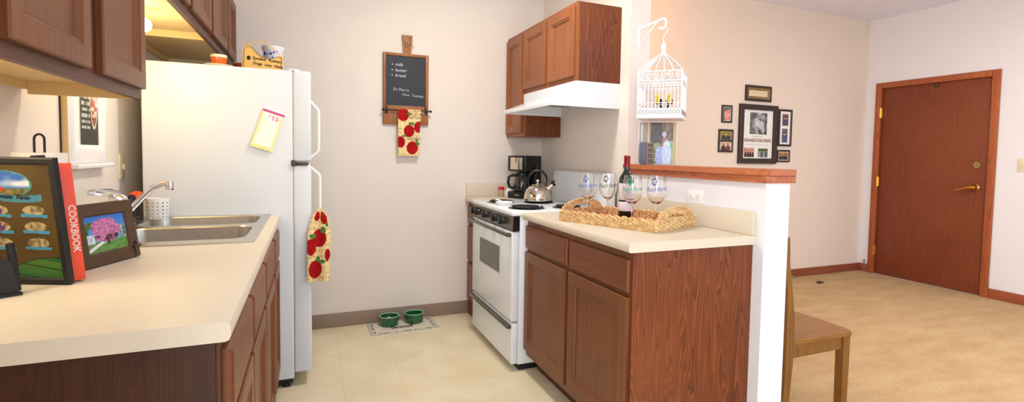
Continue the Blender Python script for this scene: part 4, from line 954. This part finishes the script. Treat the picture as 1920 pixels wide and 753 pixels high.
b = MB(); b.T = MW[t.name].copy(); b.sphere((0.008, 0, 0.055), 0.024, 14, 8, (1, 0.8, 0.7)); b.sphere((-0.01, 0.004, 0.05), 0.018, 12, 8, (1, 0.9, 0.7)); b.build('paper_packets', 'paper', t)

# ---------------------------------------------------------------- right upper cabinets + hood
t = thing('wall_cabinet', 'two-door reddish wooden wall cabinet above the white range hood', 'cabinet', (-0.15, -0.74, 1.68))
b = MB(); b.box(-0.286, -0.0005, -1.141, -0.346, 1.685, 2.143); b.build('body', 'cabup', t)
b = MB(); b.box(-0.3045, -0.2865, -1.1475, -0.346, 1.684, 2.145); b.build('face_frame', 'cabup', t)
b = MB(); b.box(-0.286, -0.0005, -1.1475, -1.1415, 1.684, 2.145); b.build('end_panel', 'cabend', t)
add_door(t, -0.305, -0.324, -1.132, -0.775, 1.712, 2.118, 'cabup'); add_door(t, -0.305, -0.324, -0.742, -0.366, 1.712, 2.118, 'cabup')
t = thing('wall_cabinet', 'tall single-door reddish wall cabinet in the corner beside the hood', 'cabinet', (-0.15, -0.17, 1.38))
b = MB(); b.box(-0.286, -0.0005, -0.335, -0.0005, 1.380, 2.143); b.build('body', 'cabup', t)
b = MB(); b.box(-0.3045, -0.2865, -0.3445, -0.0005, 1.379, 2.145); b.build('face_frame', 'cabup', t)
b = MB(); b.box(-0.286, -0.0005, -0.3445, -0.3355, 1.379, 2.145); b.build('end_panel', 'cabend', t)
add_door(t, -0.305, -0.324, -0.335, -0.020, 1.405, 2.118, 'cabup')
t = thing('range_hood', 'white range hood mounted under the cabinet over the stove', 'range hood', (-0.23, -0.77, 1.53))
b = MB(); hy0, hy1 = -1.1485, -0.3460
sec = [(-0.0005, 1.6835), (-0.306, 1.6835), (-0.306, 1.622), (-0.315, 1.614), (-0.462, 1.556), (-0.466, 1.551), (-0.466, 1.532), (-0.458, 1.532), (-0.455, 1.545), (-0.31, 1.600), (-0.0005, 1.600)]
b.loops([[(x, hy0+0.012 if i == 0 else hy1-0.012, z) for x, z in sec] for i in (0, 1)])
b.loops([[(x, y, z) for x, z in ((-0.0005, 1.6835), (-0.306, 1.6835), (-0.306, 1.622), (-0.315, 1.614), (-0.462, 1.556), (-0.466, 1.551), (-0.466, 1.532), (-0.0005, 1.532))] for y in (hy0, hy0+0.012)])
b.loops([[(x, y, z) for x, z in ((-0.0005, 1.6), (-0.315, 1.6), (-0.462, 1.55), (-0.466, 1.545), (-0.466, 1.532), (-0.0005, 1.532))] for y in (hy1-0.012, hy1)])
b.box(-0.306, -0.0005, hy1-0.012, hy1, 1.6001, 1.6835)
b.build('canopy', 'white_enamel', t, angle=20)
b = MB(); b.box(-0.33, -0.05, -1.0, -0.55, 1.585, 1.5995, 0.002)
for k in range(9): b.box(-0.325, -0.055, -0.99+k*0.05, -0.985+k*0.05, 1.582, 1.5855)
b.build('filter', 'steel', t)

# outlet on the low wall
t = thing('wall_outlet', 'white double outlet plate on the white wall above the counter', 'outlet', (-0.003, -1.847, 1.016))
b = MB(); b.box(-0.006, -0.0004, -1.907, -1.788, 1.0165, 1.082, 0.002); b.build('plate', 'white_plastic', t)
for yy in (-1.872, -1.823):
    b = MB(); b.tube([(-0.0055, yy, 1.049), (-0.008, yy, 1.049)], 0.016, 20); rc = b.build('receptacle', 'white_plastic', t)
    b = MB(); b.box(-0.0086, -0.008, yy-0.007, yy-0.005, 1.046, 1.056); b.box(-0.0086, -0.008, yy+0.005, yy+0.007, 1.046, 1.056); b.tube([(-0.008, yy, 1.039), (-0.0086, yy, 1.039)], 0.0025, 8); b.build('slots', 'grey_ink', rc)

# ---------------------------------------------------------------- tray, glasses, bottle
A = Vector((-0.597, -1.544, ZT)); Ld = Vector((0.217, -0.508, 0)); Wdv = Vector((0.301, 0.213, 0))
LL, WW = Ld.length, Wdv.length; Lu = Ld.normalized(); Wu = Vector((-Lu.y, Lu.x, 0)); WW = 0.36
t = thing('wicker_tray', 'rectangular woven seagrass tray with arched handles on the counter', 'tray', tuple(A+Lu*LL/2+Wu*WW/2))
def braid(mb, p0, p1, z, r_, n=None, amp=0.005, outn=None):
    """a twisted plait of fat strands from p0 to p1"""
    d = p1-p0; ln = d.length; d.normalize(); n = max(4, int(ln/0.021)); nn = Vector((-d.y, d.x, 0))
    for i in range(n):
        s0 = ln*i/n; c = p0+d*(s0+ln/n/2)
        sgn = 1 if i % 2 else -1
        for q in (-1, 1):
            a = c-d*(0.014)+Z*(z+q*r_*0.30-sgn*q*r_*0.45); e = c+d*(0.014)+Z*(z+q*r_*0.30+sgn*q*r_*0.45); m_ = (a+e)/2+nn*(0.004*q*sgn)
            mb.tube([tuple(a), tuple(m_), tuple(e)], r_*0.5, 6, radii=[r_*0.25, r_*0.62, r_*0.25])
corn = [A, A+Lu*LL, A+Lu*LL+Wu*WW, A+Wu*WW]
b = MB()
inner = 0.008
for i in range(4):
    p0, p1 = corn[i], corn[(i+1) % 4]; d = (p1-p0).normalized(); nn = Vector((-d.y, d.x, 0))
    q0 = p0+nn*inner; q1 = p1+nn*inner
    b.prism([(0, 0.006), ((p1-p0).length, 0.006), ((p1-p0).length, 0.050), (0, 0.050)], p0+nn*0.004, d, Z, nn, 0.008)
    for k in range(3): braid(b, q0, q1, 0.0155+k*0.0155, 0.0125)
b.build('woven_sides', 'wicker', t)
b = MB(); b.prism([(0.004, 0.004), (LL-0.004, 0.004), (LL-0.004, WW-0.004), (0.004, WW-0.004)], A, Lu, Wu, Z, 0.006)
for k in range(12): braid(b, A+Wu*(0.02+k*(WW-0.04)/11)+Lu*0.01, A+Wu*(0.02+k*(WW-0.04)/11)+Lu*(LL-0.01), 0.0085, 0.007)
b.build('woven_base', 'wicker', t)
for e, (p0, p1) in enumerate(((corn[0], corn[3]), (corn[1], corn[2]))):
    d = (p1-p0).normalized(); inn = Lu if e == 0 else -Lu; b = MB()
    off = inn*0.008
    # arched end with a slot: outer arch and inner arch
    for k in range(24):
        a0 = PI*k/24
        for h_, w_ in ((0.052, 0.46), (0.044, 0.43), (0.031, 0.25)):
            pa = p0+d*WW*(0.5-w_*math.cos(a0))+Z*(0.050+h_*math.sin(a0))+off
            pb = p0+d*WW*(0.5-w_*math.cos(a0+PI/24))+Z*(0.050+h_*math.sin(a0+PI/24))+off
            b.tube([tuple(pa-(pb-pa)*0.15), tuple((pa+pb)/2+inn*(0.003 if k % 2 else -0.003)), tuple(pb+(pb-pa)*0.15)], 0.005, 6, radii=[0.003, 0.0055, 0.003])
    P = []
    for k in range(25): a0 = PI*k/24; P.append((WW*(0.5-0.44*math.cos(a0)), 0.050+0.046*math.sin(a0)))
    Q = []
    for k in range(25): a0 = PI*k/24; Q.append((WW*(0.5-0.25*math.cos(a0)), 0.050+0.031*math.sin(a0)))
    vr1 = [b.v(p0+off+d*x+Z*z) for x, z in P]; vr2 = [b.v(p0+off+d*x+Z*z) for x, z in Q]
    vr3 = [b.v(p0+off+inn*0.004+d*x+Z*z) for x, z in P]; vr4 = [b.v(p0+off+inn*0.004+d*x+Z*z) for x, z in Q]
    for r1, r2 in ((vr1, vr2), (vr3, vr4)):
        for k in range(24): b.face([r1[k], r1[k+1], r2[k+1], r2[k]])
    b.build('arched_handle', 'wicker', t)
b = MB(); b.prism([(0.03, 0.03), (LL-0.03, 0.03), (LL-0.03, WW-0.03), (0.03, WW-0.03)], A+Z*0.0125, Lu, Wu, Z, 0.002)
tag(b.build('red_napkin', 'red_liner'), 'red cloth liner lying flat in the wicker tray', 'napkin')
ZG = ZT+0.0150
tocam = lambda p: Vector((-1.744-p[0], -3.842-p[1], 0)).normalized()
def wine_glass(p, ink, label):
    t = thing('wine_glass', label, 'wine glass', (p[0], p[1], ZG), 0, 'stemmed wine glasses in the wicker tray')
    b = MB()
    pr = [(0.036, 0.0), (0.036, 0.0015), (0.012, 0.005), (0.0042, 0.012), (0.0036, 0.05), (0.0042, 0.085), (0.010, 0.092), (0.030, 0.108), (0.0425, 0.130), (0.0465, 0.155), (0.0445, 0.185), (0.0385, 0.226), (0.0375, 0.226), (0.0435, 0.185), (0.0455, 0.155), (0.0415, 0.131), (0.029, 0.110), (0.010, 0.0945), (0.0005, 0.093)]
    b.lathe(pr, 40, (p[0], p[1], ZG), cap=True); g = b.build('glass', 'glass', t, angle=60)
    # curved painted lettering on the side facing the camera
    f = tocam(p); r_ = 0.0475; side = Vector((-f.y, f.x, 0))
    me = text('painted_lettering', 'Buckfarm', 0.030, ink, (0, 0, 0), (1, 0, 0), (0, 1, 0), t, align='CENTER', bold=0.0, shear=0.3)
    W = MW[t.name]
    for v in me.data.vertices:
        q = W @ v.co; ang = q.x/r_; zz = q.y+ZG+0.155+q.x*0.06; rad = 0.0474-abs(zz-ZG-0.155)*0.05
        d = f*math.cos(ang)+side*math.sin(ang)
        v.co = W.inverted() @ (Vector((p[0], p[1], zz))+d*(rad+0.0008+q.z*0.2))
    b = MB()
    for k in range(10):
        a = 2*PI*k/10; ang0 = -0.25+0.22*math.cos(a); z0_ = ZG+0.198+0.014*math.sin(a)
        d = f*math.cos(ang0)+side*math.sin(ang0); c = Vector((p[0], p[1], z0_))+d*(0.0452-(z0_-ZG-0.185)*0.14)
        b.tube([tuple(c), tuple(c+d*0.001)], 0.0028 if k % 2 else 0.0042, 7)
    for q in range(4):
        ang0 = -0.25; z0_ = ZG+0.180+q*0.006; d = f*math.cos(ang0)+side*math.sin(ang0); c = Vector((p[0], p[1], z0_))+d*(0.0452); b.tube([tuple(c), tuple(c+d*0.001)], 0.002, 6)
    b.build('painted_flower', ink, t)
wine_glass((-0.449, -1.5685), 'ink_blue', 'wine glass with blue painted lettering, leftmost in the tray')
wine_glass((-0.338, -1.582), 'ink_black', 'wine glass with black painted lettering, left of the wine bottle')
wine_glass((-0.370, -1.846), 'ink_green', 'wine glass with green painted lettering in front of the wine bottle')
wine_glass((-0.258, -1.879), 'ink_purple', 'wine glass with violet painted lettering, rightmost in the tray')
BP = (-0.311, -1.709)
t = thing('wine_bottle', 'dark red wine bottle with red foil neck and white label', 'bottle', (BP[0], BP[1], ZG))
b = MB(); b.lathe([(0.034, 0), (0.037, 0.004), (0.037, 0.195), (0.034, 0.212), (0.022, 0.230), (0.0145, 0.245), (0.0145, 0.262)], 40, (BP[0], BP[1], ZG)); b.build('body', 'bottle_glass', t)
b = MB(); b.lathe([(0.0150, 0.2622), (0.0150, 0.303), (0.0162, 0.305), (0.0162, 0.315), (0.015, 0.317), (0.001, 0.317)], 32, (BP[0], BP[1], ZG)); b.build('foil', 'foil_red', t)
b = MB(); b.lathe([(0.0372, 0.100), (0.0376, 0.101), (0.0376, 0.180), (0.0372, 0.181)], 40, (BP[0], BP[1], ZG)); b.lathe([(0.0372, 0.046), (0.0376, 0.047), (0.0376, 0.090), (0.0372, 0.091)], 40, (BP[0], BP[1], ZG)); b.build('label', 'label', t)

# ---------------------------------------------------------------- bird cage on a bracket
CX, CY = 0.075, -1.465
t = thing('wall_bracket', 'white scrolled metal bracket fixed to the end of the tall wall', 'bracket', (0.057, -1.248, 1.89))
b = MB(); b.box(0.050, 0.064, -1.252, -1.2475, 1.890, 2.012, 0.002); b.build('wall_plate', 'white_iron', t)
b = MB()
P = [(0.057, -1.252, 2.000), (0.062, -1.34, 2.006), (0.070, -1.42, 2.012)]+[(0.072, -1.455-0.030*math.sin(a), 1.986+0.028*math.cos(a)) for a in [PI*k/10 for k in range(11)]]+[(0.07, -1.44, 1.962), (0.07, -1.428, 1.972)]
b.tube(P, 0.0045, 8, flat=1.6); b.build('arm', 'white_iron', t)
b = MB(); b.tube([(0.057, -1.252, 1.897), (0.063, -1.33, 1.950), (0.07, -1.405, 2.006)], 0.0042, 8); b.build('brace', 'white_iron', t)
t = thing('bird_cage', 'white wire bird cage hanging from the bracket above the ledge', 'bird cage', (CX, CY, 1.451), R(-45))
def C_(): q = MB(); q.T = MW[t.name].copy(); return q
hw = 0.116; hb = 0.258
b = C_(); b.box(-hw-0.006, hw+0.006, -hw-0.006, hw+0.006, 0.0, 0.020, 0.004)
b.rings((-hw-0.002, -hw-0.002, 0.02), X, Y, Z, 2*hw+0.004, 2*hw+0.004, [(0, 0), (0, 0.032), (0.003, 0.032), (0.003, 0.0)]); b.build('base_tray', 'white_iron', t)
b = C_()
for s_ in range(4):
    T0 = MW[t.name] @ Matrix.Rotation(s_*PI/2, 4, 'Z'); b.T = T0
    for k in range(13):
        x = -hw+0.01+k*(2*hw-0.02)/12
        b.tube([(x-0.008, -hw-0.0035, 0.024), (x+0.008, -hw-0.0035, 0.048)], 0.0010, 4); b.tube([(x+0.008, -hw-0.0035, 0.024), (x-0.008, -hw-0.0035, 0.048)], 0.0010, 4)
b.build('lattice_band', 'grey_ink', t)
b = C_()
for s_ in range(4):
    b.T = MW[t.name] @ Matrix.Rotation(s_*PI/2, 4, 'Z')
    for k in range(13):
        x = -hw+k*2*hw/12; b.tube([(x, -hw, 0.05), (x, -hw, 0.190)], 0.0019 if k % 12 else 0.004, 6)
    b.tube([(-hw, -hw, 0.052), (hw, -hw, 0.052)], 0.0035, 6); b.tube([(-hw, -hw, 0.085), (hw, -hw, 0.085)], 0.0018, 6)
b.build('bars', 'white_iron', t)
b = C_()
for s_ in range(4):
    b.T = MW[t.name] @ Matrix.Rotation(s_*PI/2, 4, 'Z')
    for z in (0.190, 0.205, hb-0.003): b.tube([(-hw-0.001, -hw-0.001, z), (hw+0.001, -hw-0.001, z)], 0.0038, 6)
    for q in (-1, 1): b.tube([(q*hw, -hw, 0.19), (q*hw, -hw, hb)], 0.005, 6)
    for k in range(6):
        cx = -hw+0.02+k*(2*hw-0.04)/5; sg = 1 if k % 2 else -1
        P = []
        for j in range(26):
            a = j*0.42; rr_ = 0.0175*(1-j/30); P.append((cx+sg*rr_*math.cos(a), -hw, 0.230+rr_*1.25*math.sin(a)))
        b.tube(P, 0.0024, 5)
    for k in range(11):
        cx = -hw+0.012+k*(2*hw-0.024)/10
        P = [(cx+0.009*math.cos(a), -hw, 0.190+(-0.012)*math.sin(a)) for a in [PI*j/6 for j in range(7)]]; b.tube(P, 0.0018, 5)
b.build('scroll_band', 'white_iron', t)
b = C_()
zt = 0.362
for s_ in range(4):
    for k in range(6):
        x = -hw+k*2*hw/5*0.999 if k < 5 else hw
        if k == 5: continue
        p0 = Matrix.Rotation(s_*PI/2, 4, 'Z') @ Vector((x, -hw, hb)); P = []
        for j in range(9):
            f_ = j/8; rad = 0.14+0.86*(1-f_)**1.15
            zz = hb+(zt-hb)*f_**0.82
            P.append((p0.x*rad, p0.y*rad, zz+0.006*math.sin(f_*PI)))
        b.tube(P, 0.0024, 6)
b.build('dome_wires', 'white_iron', t)
b = C_(); b.lathe([(0.020, zt-0.004), (0.021, zt), (0.013, zt+0.006), (0.011, zt+0.02), (0.0135, zt+0.026), (0.0135, zt+0.045), (0.010, zt+0.052), (0.011, zt+0.062), (0.005, zt+0.070)], 20); b.build('finial', 'white_iron', t)
b = C_(); b.tube([(0, 0, zt+0.068), (0.0, 0, zt+0.080), (-0.006, 0, zt+0.092), (0.004, 0, zt+0.110), (0.016, 0, zt+0.125), (0.020, 0, zt+0.140), (0.014, 0, zt+0.152), (0.0, 0, zt+0.156), (-0.010, 0, zt+0.150)], 0.0022, 8); b.build('hook', 'white_iron', t)
b = C_(); b.tube([(-hw, 0.0, 0.085), (hw, 0.0, 0.085)], 0.0025, 8); b.build('perch', 'white_iron', t)
for i, (lx, lab) in enumerate(((-0.022, 'yellow and black bird ornament in the cage, left of the pair'), (0.040, 'yellow and black bird ornament in the cage, right of the pair'))):
    wp = MW[t.name] @ Vector((lx, 0, 0.0885))
    g = thing('bird_ornament', lab, 'bird ornament', tuple(wp), R(-45)+(0.4 if i else -0.5), 'bird ornaments in the cage')
    def G_(): q = MB(); q.T = MW[g.name].copy(); return q
    b = G_(); b.sphere((0, 0, 0.018), 0.0165, 16, 12, (1, 0.85, 1.05)); b.sphere((-0.004, -0.006, 0.042), 0.0125, 14, 10); b.tube([(-0.002, -0.003, 0.02), (-0.003, -0.004, 0.038)], 0.012, 12); b.build('body', 'yellow', g)
    b = G_(); b.sphere((0.015, 0.004, 0.014), 0.011, 12, 8, (0.5, 1.2, 1.5)); b.sphere((-0.015, 0.004, 0.014), 0.011, 12, 8, (0.5, 1.2, 1.5)); b.tube([(0, 0.01, 0.012), (0, 0.026, -0.008), (0, 0.034, -0.020)], 0.005, 8, radii=[0.009, 0.006, 0.004]); b.build('wings', 'bird_dark', g)
    b = G_(); b.tube([(-0.004, -0.017, 0.042), (-0.004, -0.026, 0.040)], 0.003, 8, radii=[0.0035, 0.0006]); b.build('beak', 'bird_dark', g)

# ---------------------------------------------------------------- photo and small crate on the ledge
ZL = 1.1985
def couple(a, b_):
    c = mixc((196, 160, 104), (186, 150, 96), b_)
    if a < 0.30:
        if a < 0.06: return (150, 150, 160)
        if 0.10 < a < 0.24: return mixc((130, 118, 100), (150, 134, 110), b_)
        return (196, 184, 168) if a < 0.26 else (186, 150, 96)
    if a > 0.93: return (206, 170, 96)
    if b_ > 0.86 or (b_ > 0.45 and a < 0.62): c = mixc((40, 34, 30), (84, 64, 46), noise(a*12, b_*14))
    if a > 0.62 and b_ > 0.45: c = mixc((54, 46, 38), (150, 120, 80), noise(a*20-b_*8, b_*6)*1.2)
    if b_ < 0.5: c = mixc((90, 130, 50), (150, 180, 90), noise(a*14+b_*10, b_*20)*1.2)
    if b_ < 0.42 and noise(a*6+b_*9, b_*14-a*7, 3) > 0.62: c = (36, 44, 26)
    if a > 0.84 and b_ < 0.55: c = mixc((110, 170, 110), (150, 200, 150), noise(a*9, b_*9))
    if ell(a, b_, 0.58, 0.16, 0.13, 0.30) < 1: c = mixc((130, 150, 214), (196, 206, 236), noise(a*30, b_*30))
    if ell(a, b_, 0.76, 0.22, 0.12, 0.36) < 1: c = mixc((176, 200, 236), (226, 234, 246), noise(a*20, b_*20))
    if ell(a, b_, 0.60, 0.47, 0.05, 0.07) < 1: c = (150, 96, 84)
    if ell(a, b_, 0.59, 0.53, 0.05, 0.04) < 1: c = (44, 40, 70)
    if ell(a, b_, 0.70, 0.60, 0.05, 0.07) < 1: c = (170, 120, 100)
    if ell(a, b_, 0.69, 0.71, 0.06, 0.07) < 1: c = (190, 190, 214)
    return c
bd = Vector((0.795, -0.607, 0)).normalized()
t, o, bdir, up, fn = lean_frame('', 'standing_photo', 'framed picture', (0.1585, -1.50, ZL), bd, 0.215, 0.246, R(3), 0.006, 0.010, 'white_plastic', couple, 72, 84, 'photo of an embracing couple standing on the ledge below the bird cage')
t = thing('slatted_box', 'small grey box with slatted wooden side on the ledge beside the photo', 'box', (0.01, -1.43, ZL), R(-37))
def S_(): q = MB(); q.T = MW[t.name].copy(); return q
b = S_(); b.box(-0.041, -0.004, -0.02, 0.02, 0, 0.126, 0.002); b.build('grey_side', 'speaker_grey', t)
b = S_(); b.box(-0.0035, 0.004, -0.02, 0.02, 0, 0.124); b.box(0.030, 0.036, -0.02, 0.02, 0, 0.124); b.box(0.004, 0.030, 0.010, 0.018, 0, 0.122)
for z in (0.0, 0.030, 0.060, 0.090, 0.116): b.box(0.004, 0.030, -0.02, 0.008, z, z+0.007)
b.build('slats', 'crate', t)

# ---------------------------------------------------------------- picture group on the living-room wall
def wall_frame(nm, x0, x1, z0, z1, border, depth, fmat, label, tilt=0.0, backing='mat_board'):
    t = thing(nm, label, 'framed picture', ((x0+x1)/2, -0.001, z0), 0, 'black picture frames grouped around the grandchildren frame')
    b = MB(); b.rings((x0, -0.001, z0), X, Z, -Y, x1-x0, z1-z0, [(0, 0), (0, depth-0.003), (0.003, depth), (border*0.6, depth), (border, depth-0.006), (border, 0.004)], cap1=False); b.build('frame_moulding', fmat, t)
    b = MB(); b.box(x0+border-0.002, x1-border+0.002, -0.008, -0.0015, z0+border-0.002, z1-border+0.002); b.build('backing', backing, t)
    return t
def pic(t, x0, x1, z0, z1, fn, nx=26, ny=26, nm='photograph'): return picture(nm, 'vcol_print', (x0, -0.0085, z0), X, Z, x1-x0, z1-z0, nx, ny, fn, t)
def bw(a, b_):
    v = 120+120*noise(a*5, b_*5, 1)-90*noise(a*14, b_*14, 2)
    if ell(a, b_, 0.42, 0.55, 0.16, 0.2) < 1 or ell(a, b_, 0.68, 0.42, 0.16, 0.2) < 1: v = 160+60*noise(a*16, b_*16)
    if a > 0.85 and noise(a*30, b_*30) > 0.5: v = 40
    if b_ > 0.75 and a < 0.4: v = 60+60*noise(a*22, b_*22)
    return (v, v, v)
def group_fn(bg1, bg2, n, cl, seed):
    def f(a, b_):
        c = mixc(bg1, bg2, noise(a*10, b_*10, seed))
        for k in range(n):
            cx = (k+0.7)/(n+0.4); hy = 0.62+0.08*_h(k, seed)
            if ell(a, b_, cx, 0.18, 0.42/n, 0.42) < 1: c = mixc(cl[k % len(cl)], (30, 30, 40), 0.3*noise(a*20, b_*20))
            if ell(a, b_, cx, hy, 0.22/n, 0.10) < 1: c = (206, 160, 130)
            if ell(a, b_, cx, hy+0.08, 0.22/n, 0.06) < 1: c = (70, 50, 36)
        return c
    return f
t = wall_frame('picture_frame', 2.188, 2.532, 1.817, 1.971, 0.022, 0.020, 'frame_espresso', 'wide gold-lined frame hung topmost over the grandchildren frame', backing='gold_mat')
b = MB(); b.rings((2.211, -0.008, 1.840), X, Z, -Y, 0.298, 0.108, [(0, 0), (0, 0.008), (0.012, 0.006), (0.022, 0.001)], cap1=False); b.build('gold_liner', 'gold_mat', t)
pic(t, 2.236, 2.484, 1.864, 1.924, lambda a, b_: mixc((232, 216, 184), (206, 180, 140), noise(a*4, b_*18)), nm='print')
t = wall_frame('picture_frame', 2.118, 2.624, 1.198, 1.782, 0.052, 0.030, 'frame_espresso', 'large dark frame reading GRANDCHILDREN in the middle of the picture group')
pic(t, 2.262, 2.492, 1.49, 1.705, bw, 40, 44)
text('lettering', 'GRANDCHILDREN', 0.0435, 'red_ink', (2.371, -0.0085, 1.415), X, Z, t, align='CENTER', bold=0.001)
text('small_lettering', 'a little bit of heaven', 0.016, 'grey_ink', (2.371, -0.0085, 1.465), X, Z, t, align='CENTER')
b = MB(); b.box(2.20, 2.54, -0.0092, -0.0085, 1.383, 1.386); b.build('rule_line', 'grey_ink', t)
pic(t, 2.195, 2.335, 1.262, 1.355, group_fn((236, 200, 176), (180, 110, 80), 4, [(60, 30, 34), (40, 40, 50)], 2), 34, 24)
pic(t, 2.385, 2.515, 1.262, 1.350, group_fn((90, 110, 70), (60, 80, 50), 4, [(170, 180, 190), (90, 96, 110)], 5), 34, 24)
t = wall_frame('picture_frame', 1.898, 2.026, 1.589, 1.758, 0.017, 0.016, 'frame_espresso', 'small black portrait frame left of the large frame, upper one')
pic(t, 1.920, 2.004, 1.611, 1.736, lambda a, b_: mixc((236, 200, 186), (206, 100, 80), noise(a*8+b_*4, b_*9)) if ell(a, b_, 0.6, 0.4, 0.5, 0.5)+noise(a*7, b_*7)*0.4 < 1.1 else (70, 92, 92))
t = wall_frame('picture_frame', 1.868, 2.050, 1.304, 1.525, 0.018, 0.016, 'frame_espresso', 'black double frame with two stacked family photos left of the large frame')
pic(t, 1.890, 2.030, 1.422, 1.506, group_fn((196, 160, 60), (120, 110, 40), 2, [(50, 50, 62), (66, 60, 60)], 8)); pic(t, 1.890, 2.030, 1.322, 1.404, group_fn((240, 214, 190), (196, 150, 120), 2, [(60, 46, 50), (120, 60, 50)], 9))
b = MB(); b.box(1.886, 2.032, -0.014, -0.008, 1.405, 1.421, 0.001); b.build('divider', 'frame_espresso', t)
t = wall_frame('picture_frame', 2.654, 2.838, 1.380, 1.756, 0.020, 0.018, 'frame_espresso', 'tall narrow black frame with two photos right of the large frame')
pic(t, 2.705, 2.790, 1.590, 1.708, group_fn((150, 110, 120), (90, 60, 50), 1, [(96, 84, 120)], 11)); pic(t, 2.705, 2.785, 1.418, 1.560, group_fn((120, 130, 150), (90, 70, 60), 1, [(84, 104, 150)], 12))
t = wall_frame('picture_frame', 2.652, 2.828, 1.217, 1.341, 0.017, 0.016, 'frame_espresso', 'small black landscape frame at the lower right of the group')
pic(t, 2.674, 2.806, 1.240, 1.318, group_fn((200, 160, 60), (120, 70, 50), 4, [(90, 30, 34), (50, 60, 110)], 14))

# ---------------------------------------------------------------- chair by the low wall
t = thing('dining_chair', 'honey brown wooden chair tucked behind the white low wall', 'chair', (0.44, -2.06, 0))
zs = 0.432; cx0, cx1, cy0, cy1 = 0.232, 0.632, -2.252, -1.875
b = MB(); P = [(cx0, cy0+0.01), (cx1-0.02, cy0), (cx1, cy0+0.02), (cx1+0.010, (cy0+cy1)/2), (cx1, cy1-0.02), (cx1-0.02, cy1), (cx0, cy1-0.01)]
b.loops([[(x, y, zs-0.020) for x, y in P], [(x, y, zs-0.004) for x, y in P], [(0.43+(x-0.43)*0.985, -2.06+(y+2.06)*0.985, zs) for x, y in P]]); b.build('seat', 'chair_seat', t)
for yy in (cy0+0.030, cy1-0.030):
    b = MB(); b.prism([(cx1-0.053, 0.0), (cx1-0.018, 0.0), (cx1-0.012, zs-0.021), (cx1-0.060, zs-0.021)], (0, yy+0.020, 0), X, Z, -Y, 0.040); b.build('leg', 'chair', t)
for yy in (cy0+0.018, cy1-0.018):
    b = MB()
    ctr = [(0.186, 0.0), (0.196, 0.16), (0.208, 0.32), (0.211, 0.44), (0.206, 0.56), (0.192, 0.68), (0.176, 0.78), (0.169, 0.90)]
    hwid = [0.016, 0.019, 0.022, 0.023, 0.020, 0.015, 0.012, 0.011]
    b.loops([[(x-h_, yy-0.016, z), (x+h_, yy-0.016, z), (x+h_, yy+0.016, z), (x-h_, yy+0.016, z)] for (x, z), h_ in zip(ctr, hwid)]); b.build('leg', 'chair', t)
b = MB(); b.box(0.233, cx1-0.062, cy0+0.018, cy0+0.038, zs-0.085, zs-0.0205); b.box(0.233, cx1-0.062, cy1-0.038, cy1-0.018, zs-0.085, zs-0.0205); b.box(cx1-0.050, cx1-0.030, cy0+0.055, cy1-0.055, zs-0.085, zs-0.0205); b.build('apron', 'chair', t)
b = MB(); b.box(0.162, 0.178, cy0+0.035, cy1-0.035, 0.80, 0.89, 0.004); b.box(0.184, 0.200, cy0+0.035, cy1-0.035, 0.56, 0.60, 0.004); b.build('back_rail', 'chair', t)

# ---------------------------------------------------------------- small things on the carpet
b = MB(); b.sphere((2.983, -0.292, 0.012), 0.03, 12, 8, (1.2, 0.7, 0.42)); b.tube([(2.99, -0.30, 0.01), (3.02, -0.31, 0.012), (3.04, -0.30, 0.008)], 0.006, 6)
tag(b.build('dog_toy', 'frame_brown'), 'tiny dark brown toy lying on the carpet near the back baseboard', 'toy')
b = MB(); b.tube([(2.86, -0.04, 0.008), (2.885, -0.045, 0.022), (2.92, -0.05, 0.010), (2.95, -0.048, 0.014)], 0.006, 8)
tag(b.build('door_stop', 'chrome'), 'small bright metal piece on the carpet against the baseboard', 'door stop')
b = MB(); b.tube([(XD-0.014, -0.075, 0.095), (XD-0.016, -0.075, 0.14)], 0.004, 6)
tag(b.build('door_bumper', 'black_matte'), 'thin dark peg on the wall corner left of the entry door', 'peg')

# ---------------------------------------------------------------- lamps of the room
def ceiling_lamp(x, y, power, label, col=(1, 0.95, 0.87)):
    t = thing('ceiling_light', label, 'ceiling light', (x, y, ZC-0.09))
    b = MB(); b.lathe([(0.17, 0), (0.17, 0.02), (0.16, 0.024)], 32, (x, y, ZC-0.0245)); b.build('base_ring', 'white_plastic', t)
    b = MB(); b.lathe([(0.005, -0.085), (0.08, -0.075), (0.135, -0.05), (0.155, -0.026)], 32, (x, y, ZC)); b.build('diffuser', emit_mat('lit_diffuser', (255, 244, 224), 2.0), t)
    d = bpy.data.lights.new('ceiling_glow', 'AREA'); d.shape = 'DISK'; d.size = 0.32; d.energy = power; d.color = col
    o = bpy.data.objects.new('ceiling_glow', d); COL.objects.link(o); o.location = (x, y, ZC-0.095)
ceiling_lamp(-0.95, -1.35, 23, 'round ceiling light over the kitchen floor')
ceiling_lamp(2.2, -2.6, 42, 'round ceiling light over the living room carpet')  # unseen lamp added to brighten the living room
t = thing('wall_lamp', 'warm wall lamp on the back wall hidden beside the tall wall', 'lamp', (0.55, -0.02, 2.05))
b = MB(); b.box(0.51, 0.59, -0.012, -0.001, 1.99, 2.11, 0.004); b.tube([(0.55, -0.012, 2.05), (0.55, -0.09, 2.05)], 0.006, 8); b.build('bracket', 'brass', t)
b = MB(); b.lathe([(0.05, 0), (0.085, 0.12), (0.083, 0.12), (0.048, 0.0)], 24, (0.55, -0.12, 2.02), cap=False); b.build('lamp_shade', 'cream_glaze', t)
d = bpy.data.lights.new('wall_lamp_glow', 'POINT'); d.energy = 17; d.color = (1, 0.56, 0.2); d.shadow_soft_size = 0.04
o = bpy.data.objects.new('wall_lamp_glow', d); COL.objects.link(o); o.location = (0.55, -0.12, 2.16)
